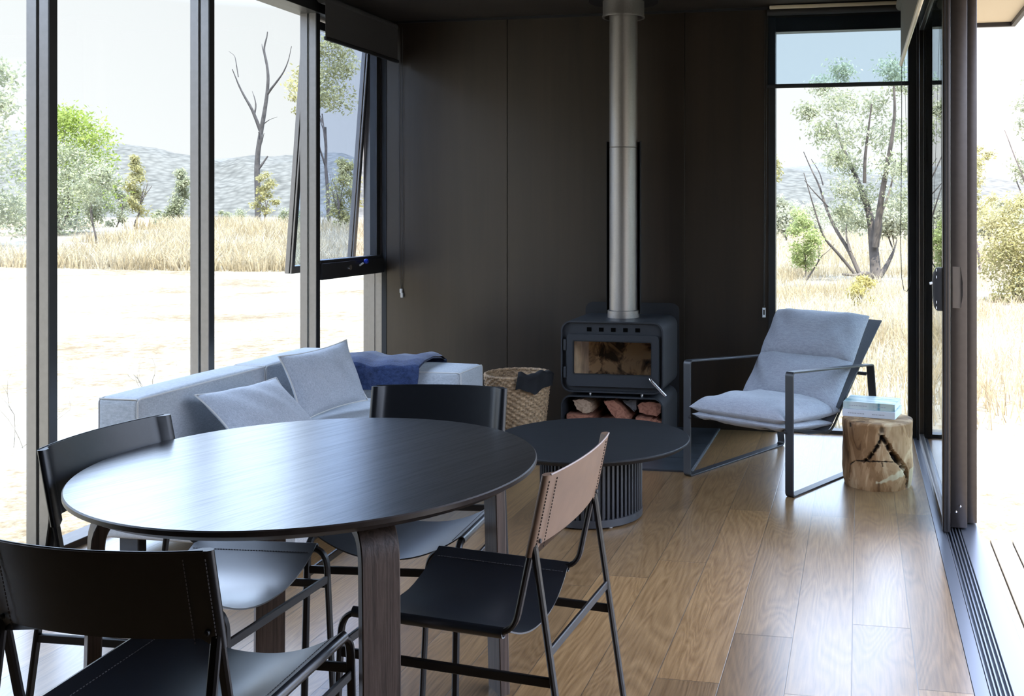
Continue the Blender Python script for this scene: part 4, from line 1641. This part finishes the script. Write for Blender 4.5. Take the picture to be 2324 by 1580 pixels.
k_ = 620 / F
hill('hill_near', M['hill'], 420, 200, [(-600, 175 * k_), (100, 168 * k_), (280, 142 * k_), (360, 132 * k_), (430, 118 * k_), (500, 104 * k_), (560, 116 * k_), (640, 112 * k_), (700, 118 * k_), (770, 128 * k_), (830, 112 * k_), (1000, 90 * k_), (1500, 95 * k_), (1800, 88 * k_), (1900, 82 * k_), (2050, 72 * k_), (2250, 64 * k_), (2500, 55 * k_)], 3.5, 1)
k_ = 1100 / F
hill('hill_far', M['hill2'], 900, 250, [(-600, 150 * k_), (300, 135 * k_), (500, 120 * k_), (800, 105 * k_), (1400, 112 * k_), (1790, 100 * k_), (1860, 108 * k_), (2000, 92 * k_), (2250, 70 * k_), (2600, 60 * k_)], 6.0, 9)


# ------------------------------------------------------------------ trees
def leaves(mb, centres, n, size, rnd, droop=0.5, shapes=None):
    for _ in range(n):
        c, r = centres[rnd.randrange(len(centres))]
        while True:
            d = Vector((rnd.uniform(-1, 1), rnd.uniform(-1, 1), rnd.uniform(-1, 1)))
            if d.length <= 1: break
        d = d * (0.45 + 0.90 * rnd.random())
        p = Vector(c) + Vector((d.x * r[0], d.y * r[0], d.z * r[1]))
        l = size * rnd.uniform(0.6, 1.4)
        w = l * rnd.uniform(0.28, 0.5)
        ax = Vector((rnd.gauss(0, 1), rnd.gauss(0, 1), rnd.gauss(-droop, 0.7))).normalized()
        sd = ax.cross(Vector((rnd.gauss(0, 1), rnd.gauss(0, 1), rnd.gauss(0, 1)))).normalized()
        b = len(mb.v)
        mb.v.extend([tuple(p), tuple(p + ax * l * 0.45 + sd * w / 2), tuple(p + ax * l), tuple(p + ax * l * 0.45 - sd * w / 2)])
        mb.f.append((b, b + 1, b + 2, b + 3))
        mb.mi.append(0)


def branch(mb, p, d, ln, r, depth, rnd, tips, spread=0.6, up=0.25, kids=(2, 3), wig=0.18):
    pts, rad_ = [Vector(p)], [r]
    d = Vector(d).normalized()
    n = 5
    for k in range(n):
        d = (d + Vector((rnd.gauss(0, wig), rnd.gauss(0, wig), rnd.gauss(up * 0.25, wig * 0.6)))).normalized()
        pts.append(pts[-1] + d * ln / n)
        rad_.append(r * (1 - 0.5 * (k + 1) / n))
    mb.tube(pts, r, 6, True, False, rad_)
    if depth == 0:
        tips.append(pts[-1])
        return
    for _ in range(rnd.randint(*kids)):
        i = rnd.randint(3, n)
        dd = (d + Vector((rnd.gauss(0, spread), rnd.gauss(0, spread), rnd.gauss(up, spread * 0.5)))).normalized()
        branch(mb, pts[i], dd, ln * rnd.uniform(0.40, 0.62), rad_[i] * 0.75, depth - 1, rnd, tips, spread, up, kids, wig)
    tips.append(pts[-1])


DISCS = []


def tree(label, cat, px, D, top, crown_lo, rw, leaf, nleaf, lsize, seed, trunk_r=0.06, clumps=14, stems=1, group=None, name='tree', lean=0.0, depth=2, mat_trunk='trunk', offset=0.0, pointed=0.0):
    """top / crown_lo: heights (m) of crown top and bottom; rw: crown half width (m)"""
    rnd = random.Random(seed)
    x, y = spot(px, D)
    z = gz(x, y)
    DISCS.append((x, y, rw * 1.35 + abs(offset) + (0.8 if depth > 1 else 0.2)))
    t = thing(name, label, cat, (x, y, z), 0, group)
    tips = []
    mb = MB()
    hh = (top - z) * 0.52
    for s in range(stems):
        a = rnd.uniform(0, 2 * PI)
        d0 = Vector((math.cos(a) * 0.12 * (stems > 1) * 3 + lean, math.sin(a) * 0.12 * (stems > 1) * 3, 1))
        branch(mb, (0.05 * s, 0.03 * s, -0.1), d0, hh, trunk_r * (1 if s == 0 else 0.7), depth, rnd, tips, 0.40, 0.30, (2, 3), 0.10)
    mb.build('trunk', M[mat_trunk], t, 60)
    # clump centres inside an egg-shaped crown
    cz0, cz1 = crown_lo - z, top - z
    cs = []
    for k in range(clumps):
        f = (k + 0.5) / clumps
        zz_ = cz0 + (cz1 - cz0) * (0.06 + 0.88 * f)
        prof = math.sin(PI * min(1, max(0.04, f * 0.9 + 0.08))) ** 0.6
        if pointed:
            prof = (1 - f) ** pointed * 1.15
        a = rnd.uniform(0, 2 * PI)
        q = rw * prof * rnd.uniform(0.15, 0.75)
        rr = rw * rnd.uniform(0.30, 0.48) * (0.6 + 0.5 * prof)
        cs.append(((math.cos(a) * q + offset, math.sin(a) * q, zz_), (rr, min(rr * 0.8, (cz1 - cz0) * 0.22))))
    mb = MB()
    leaves(mb, cs, int(nleaf * 1.7), lsize * 0.92, rnd)
    mb.build('foliage', M[leaf], t, 0)
    return t


def hpy(py, D):
    return HCAM + (HY - py) / F * D


GL, GR = 'trees across the paddock beyond the glass wall', 'trees seen past the armchair and the open door'
tree('tall grey-green gum tree at the edge of the glass wall', 'tree', -40, 36, hpy(115, 36), hpy(565, 36), 2.5, 'leaf_grey', 5200, 0.20, 11, 0.10, 22, 2, GL)
tree('bright green leafy tree with a rounded crown, tallest beyond the glass wall', 'tree', 165, 52, hpy(244, 52), hpy(490, 52), 3.2, 'leaf_bright', 5200, 0.22, 12, 0.10, 26, 2, GL)
tree('bushy grey-green tree growing in front of the bright green one', 'tree', 130, 44, hpy(325, 44), hpy(565, 44), 2.9, 'leaf_grey', 4200, 0.18, 13, 0.07, 22, 3, GL)
tree('slender sapling with a bare thin trunk in the tall grass', 'tree', 222, 37, hpy(372, 37), hpy(505, 37), 1.05, 'leaf_grey', 1300, 0.14, 14, 0.045, 14, 1, GL, depth=1)
tree('grey-green shrub between the sapling and the wooded hill', 'tree', 262, 56, hpy(400, 56), hpy(520, 56), 0.9, 'leaf_grey', 900, 0.17, 31, 0.04, 10, 2, GL)
tree('brownish conical young tree before the wooded hill', 'tree', 305, 58, hpy(345, 58), hpy(492, 58), 1.0, 'leaf_olive', 1500, 0.19, 15, 0.06, 16, 1, GL, depth=1, pointed=0.55)
tree('small olive-green conical tree beside the middle window post', 'tree', 408, 58, hpy(376, 58), hpy(516, 58), 1.0, 'leaf_grey', 1700, 0.20, 16, 0.05, 16, 1, GL, depth=1, pointed=0.5)
tree('pale yellow-green young tree under the bare dead tree', 'tree', 601, 60, hpy(388, 60), hpy(490, 60), 0.85, 'leaf_olive', 1000, 0.18, 17, 0.045, 12, 1, GL, depth=1, pointed=0.45)
tree('tall thin gum tree with a spreading crown seen through the open sash', 'tree', 748, 58, hpy(70, 58), hpy(250, 58), 2.4, 'leaf_olive', 1900, 0.24, 18, 0.12, 18, 1, GL, depth=3)
tree('olive bush low in the view through the open sash', 'tree', 782, 50, hpy(352, 50), hpy(535, 50), 1.1, 'leaf_olive', 1900, 0.18, 19, 0.05, 16, 2, GL)
# scrub line on the rise
for k, (px_, d_, s_) in enumerate(((505, 74, 0.8), (545, 80, 1.1), (648, 76, 1.2), (352, 76, 0.9), (690, 72, 1.0))):
    tree(('low scrubby bush on the rise beside the middle window post', 'low scrubby bush on the rise before the dead tree', 'low wide bush on the rise behind the open sash frame', 'low pale bush on the rise between the two conical trees', 'low round bush on the rise at the post beside the open sash')[k], 'bush', px_, d_, hpy(484, d_) + s_ * 0.3, hpy(522, d_), s_, 'leaf_grey', 500, 0.18, 40 + k, 0.04, 8, 2, 'scrub on the rise', name='bush', depth=1)

for k, (px_, d_, s_, tp, lb) in enumerate(((1785, 60, 2.2, 452, 'pale scrub on the rise at the post of the tall back window'), (1850, 88, 2.6, 462, 'pale scrubby thicket between the green bush and the leaning stems'), (1925, 78, 2.4, 470, 'pale scrub seen low between the leaning stems and the big trunk'), (2030, 48, 2.2, 458, 'pale scrub behind the hanging blind chain'), (2120, 72, 2.6, 450, 'pale scrub on the flat showing through the sliding door glass'), (2255, 50, 2.4, 452, 'pale scrub rising behind the thicket outside the open door'), (2370, 74, 3.0, 440, 'pale scrub at the outer edge beyond the open door'))):
    tree(lb, 'bush', px_, d_, hpy(tp, d_), hpy(530, d_), s_, 'leaf_pale', 1500, 0.26, 60 + k, 0.05, 20, 2, 'scrub on the flat behind the house', name='bush', depth=1)
# dead tree: bare forked limbs
x, y = spot(588, 66)
z = gz(x, y)
DISCS.append((x, y, 0.8))
dd = thing('dead_tree', 'tall bare dead tree with forked grey limbs against the sky', 'tree', (x, y, z))
s_ = 66 / F
rx = (cth, sth)


def dp(px_, py_, dep=0.0):
    u = (px_ - 588) * s_
    return (u * rx[0] - dep * sth, u * rx[1] + dep * cth, (HY - py_) * s_ + HCAM - z)


mb = MB()
limbs = [([(586, 560), (585, 470), (583, 380, 0), (585, 345), (592, 300), (600, 255), (606, 215), (609, 175), (605, 140), (598, 112), (606, 82), (607, 72)], 0.21, 0.03),
         ([(592, 300, 0), (583, 272), (573, 245), (560, 222), (548, 196), (541, 175), (536, 160)], 0.12, 0.025),
         ([(577, 262, 0), (580, 238), (574, 218), (568, 206)], 0.06, 0.015),
         ([(606, 215, 0), (616, 203), (632, 185), (648, 165), (660, 140), (668, 108)], 0.09, 0.02),
         ([(585, 385, 0), (594, 372), (605, 354)], 0.10, 0.05),
         ([(590, 330, 0), (596, 322), (602, 303)], 0.06, 0.02),
         ([(607, 160, 0), (600, 132), (592, 103), (590, 98)], 0.05, 0.015),
         ([(598, 282, 0), (612, 272), (632, 266)], 0.035, 0.01),
         ([(541, 175, 0), (534, 140), (530, 125), (515, 115)], 0.035, 0.012),
         ([(583, 380, 0), (588, 350), (596, 312), (592, 300)], 0.11, 0.07)]
for li, (pts, r0, r1) in enumerate(limbs):
    P = []
    for i, q in enumerate(pts):
        dep = 0.25 * i * ((-1) ** li) * (0.4 if li else 0.0)
        P.append(dp(q[0], q[1], dep))
    Q = fillet(P, 0.4, 3)
    mb.tube(Q, r0, 7, True, False, [r0 + (r1 - r0) * i / (len(Q) - 1) for i in range(len(Q))])
mb.build('trunk', M['deadwood'], dd, 60)
# overhanging leafy twig at the top of the glass wall
tree('leafy gum branch tips showing beside the post of the open sash', 'tree', 700, 48, hpy(140, 48), hpy(265, 48), 0.95, 'leaf_olive', 420, 0.20, 21, 0.06, 8, 1, GL, depth=1, offset=-0.3)

# trees past the back window
D = 27
x, y = spot(1985, D)
z = gz(x, y)
DISCS.append((x, y, 2.2))
mt = thing('tree', 'big open-crowned tree with several leaning grey stems behind the armchair', 'tree', (x, y, z), 0, GR)
s_ = D / F


def bp(px_, py_, dep=0.0):
    u = (px_ - 1985) * s_
    return (u * rx[0] - dep * sth, u * rx[1] + dep * cth, (HY - py_) * s_ + HCAM - z)


mb = MB()
stems_ = [([(1988, 640), (1988, 590), (1986, 540), (1985, 500), (1976, 460), (1962, 415), (1945, 370), (1925, 320), (1915, 270)], 0.15, 0.03),
          ([(1987, 560), (1990, 500), (1996, 440), (2004, 380), (2012, 320), (2016, 260), (2010, 200)], 0.10, 0.03),
          ([(1988, 560), (2000, 520), (2004, 490), (2030, 430), (2045, 360)], 0.07, 0.02),
          ([(1962, 415), (1960, 360), (1965, 300), (1970, 240)], 0.05, 0.02),
          ([(1955, 632), (1930, 570), (1900, 520), (1880, 470), (1868, 420), (1850, 380), (1835, 340)], 0.06, 0.012),
          ([(1945, 628), (1900, 575), (1865, 540), (1850, 500), (1830, 440), (1815, 395)], 0.045, 0.010),
          ([(1995, 628), (2015, 605), (2035, 570), (2045, 545)], 0.085, 0.015),
          ([(1990, 632), (1960, 618), (1940, 624), (1905, 620)], 0.07, 0.03),
          ([(1868, 420), (1862, 390), (1845, 360)], 0.02, 0.008),
          ([(1880, 470), (1840, 430), (1822, 410)], 0.02, 0.008),
          ([(1930, 570), (1922, 535), (1926, 510)], 0.035, 0.012)]
for li, (pts, r0, r1) in enumerate(stems_):
    P = [bp(q[0], q[1], 0.16 * i * ((-1) ** li)) for i, q in enumerate(pts)]
    Q = fillet(P, 0.25, 3)
    mb.tube(Q, r0, 7, True, False, [r0 + (r1 - r0) * i / (len(Q) - 1) for i in range(len(Q))])
mb.build('trunk', M['trunk'], mt, 60)
rnd = random.Random(77)
cs = []
for (px_, py_, rpx) in ((1870, 190, 32), (1905, 165, 38), (1880, 235, 45), (1930, 225, 50), (2010, 165, 40), (2045, 190, 45), (1985, 235, 45), (1835, 250, 30), (1860, 300, 42), (1920, 300, 55), (1990, 310, 55), (2050, 290, 55), (1885, 360, 35), (1940, 370, 50), (2010, 380, 50), (2060, 380, 45), (1920, 430, 40), (1970, 440, 50), (2035, 450, 45), (1910, 480, 35), (2060, 500, 30), (1950, 500, 35), (2110, 330, 50), (2110, 420, 45)):
    cs.append((bp(px_, py_, rnd.uniform(-0.9, 0.9)), (rpx * s_, rpx * s_ * 0.8)))
mb = MB()
leaves(mb, cs, 11500, 0.105, rnd, 0.7)
mb.build('foliage', M['leaf_grey'], mt, 0)
tree('green bush at the window edge behind the armchair', 'bush', 1818, 25, hpy(470, 25), hpy(612, 25), 0.62, 'leaf_light', 2000, 0.09, 52, 0.03, 16, 2, GR, name='bush', depth=1)
tree('low yellow-green shrub in the dry grass behind the armchair', 'bush', 1962, 20, hpy(625, 20), hpy(712, 20), 0.42, 'leaf_yellow', 900, 0.075, 53, 0.02, 10, 2, GR, name='bush', depth=1)
tree('pale tree fringe at the edge of the tall back window', 'tree', 1752, 44, hpy(345, 44), hpy(425, 44), 0.6, 'leaf_olive', 350, 0.16, 54, 0.05, 6, 1, GR, depth=1)
tree('slim leafy tree just outside the sliding door edge', 'tree', 2222, 30, hpy(318, 30), hpy(520, 30), 0.6, 'leaf_olive', 900, 0.12, 55, 0.05, 14, 1, GR, depth=1)
tree('dense grey-green thicket beyond the open sliding door', 'bush', 2300, 21, hpy(440, 21), hpy(700, 21), 1.15, 'leaf_olive', 6000, 0.085, 56, 0.035, 34, 4, GR, name='bush', depth=2)
tree('tall sparse tree above the thicket beyond the open door', 'tree', 2350, 25, hpy(140, 25), hpy(440, 25), 0.8, 'leaf_grey', 1700, 0.10, 57, 0.05, 18, 1, GR, depth=1)
tree('pale bush beside the thicket beyond the open door', 'bush', 2390, 19, hpy(430, 19), hpy(690, 19), 0.8, 'leaf_grey', 2200, 0.085, 58, 0.03, 18, 3, GR, name='bush', depth=1)

# long dry grass: countless blades
def grass(name, label, zone, n, h0, h1, w, seed, bend=0.35):
    r = random.Random(seed)
    vs, fs = [], []
    for _ in range(n):
        x, y = zone(r)
        if any((x - q[0]) ** 2 + (y - q[1]) ** 2 < q[2] ** 2 for q in DISCS):
            continue
        z = gz(x, y)
        h = r.uniform(h0, h1)
        a = r.uniform(0, 2 * PI)
        ww = w * r.uniform(0.6, 1.3)
        bx_, by_ = r.gauss(0, bend) * h, r.gauss(0, bend) * h
        dx, dy = math.cos(a) * ww, math.sin(a) * ww
        b = len(vs)
        vs += [(x - dx, y - dy, z - 0.03), (x + dx, y + dy, z - 0.03), (x + dx * 0.7 + bx_ * 0.4, y + dy * 0.7 + by_ * 0.4, z + h * 0.6), (x - dx * 0.7 + bx_ * 0.4, y - dy * 0.7 + by_ * 0.4, z + h * 0.6), (x + bx_, y + by_, z + h)]
        fs += [(b, b + 1, b + 2, b + 3), (b + 3, b + 2, b + 4)]
    m = MB()
    m.add(vs, fs)
    o = m.build(name, M['grass'], None, 0)
    return tag(o, label, 'grass', None, 'stuff')


def zone_left(r):
    D_ = 31 + 27 * r.random() ** 1.2
    return spot(r.uniform(-140, 860), D_)


def zone_back(r):
    D_ = 8.5 + 23 * r.random() ** 0.75
    return spot(r.uniform(1700, 2420), D_)


grass('tall_grass', 'band of tall dry pale grass across the paddock beyond the glass wall', zone_left, 26000, 0.30, 0.75, 0.022, 5)
def zone_far(r):
    return spot(r.uniform(1690, 2450), r.uniform(32.5, 75))


grass('far_grass', 'pale dry grass on the flat behind the leaning tree', zone_far, 9000, 0.3, 0.7, 0.022, 8)
grass('long_grass', 'long dry straw grass behind the armchair and past the open door', zone_back, 20000, 0.12, 0.48, 0.008, 6)
# a few dry weeds close to the glass wall
for k, (px_, D_, h_, lb) in enumerate(((340, 9.5, 0.75, 'dry twiggy weed standing beyond the glass wall, between two posts'), (30, 8.0, 0.8, 'dry twiggy weed at the very edge of the view through the glass wall'))):
    x, y = spot(px_, D_)
    z = gz(x, y)
    wd = thing('weed', lb, 'weed', (x, y, z), 0, 'dry weeds near the glass wall')
    mb = MB()
    r = random.Random(90 + k)
    tips = []
    for q in range(3):
        branch(mb, (0.05 * q, 0, -0.02), (r.gauss(0.1, 0.3), r.gauss(0, 0.3), 1), h_ * 0.6, 0.004, 2, r, tips, 0.6, 0.3, (2, 3), 0.2)
    mb.build('stem', M['deck'], wd, 0)

# ------------------------------------------------------------------ light
world = bpy.data.worlds.new('sky')
sc.world = world
world.use_nodes = True
nt = world.node_tree
nt.nodes.clear()
g = G(nt)
out = g.n('ShaderNodeOutputWorld')
bg = g.n('ShaderNodeBackground')
tc = g.n('ShaderNodeTexCoord')
sep = g.n('ShaderNodeSeparateXYZ')
g.l(tc.outputs['Generated'], sep.inputs[0])
el = g.math('MAXIMUM', sep.outputs[2], 0.0)
col = g.ramp(el, [(0.0, (0.205, 0.201, 0.201)), (0.185, (0.188, 0.185, 0.187)), (0.25, (0.56, 0.71, 0.98)), (0.45, (0.92, 1.07, 1.44)), (1.0, (0.95, 1.2, 1.75))])
g.l(col, bg.inputs['Color'])
bg.inputs['Strength'].default_value = 1.0
g.l(bg.outputs[0], out.inputs[0])

sl = bpy.data.lights.new('sun', 'SUN')
sl.energy = 2.6
sl.angle = math.radians(0.6)
sl.color = (1.0, 0.95, 0.86)
so_ = bpy.data.objects.new('sun', sl)
COL.objects.link(so_)
so_.location = (6, -14, 30)
so_.rotation_euler = Vector((0.20, -0.48, 1.0)).to_track_quat('Z', 'Y').to_euler()

# ------------------------------------------------------------------ view
vs_ = sc.view_settings
vs_.view_transform = 'Standard'
vs_.look = 'None'
vs_.gamma = 1.0
vs_.exposure = 2.72
vs_.use_curve_mapping = False
try:
    cy = sc.cycles
    cy.max_bounces = 10
    cy.diffuse_bounces = 5
    cy.glossy_bounces = 5
    cy.transmission_bounces = 6
    cy.transparent_max_bounces = 24
    cy.caustics_reflective = False
    cy.caustics_refractive = False
    cy.sample_clamp_indirect = 8.0
    cy.use_denoising = True
except Exception:
    pass
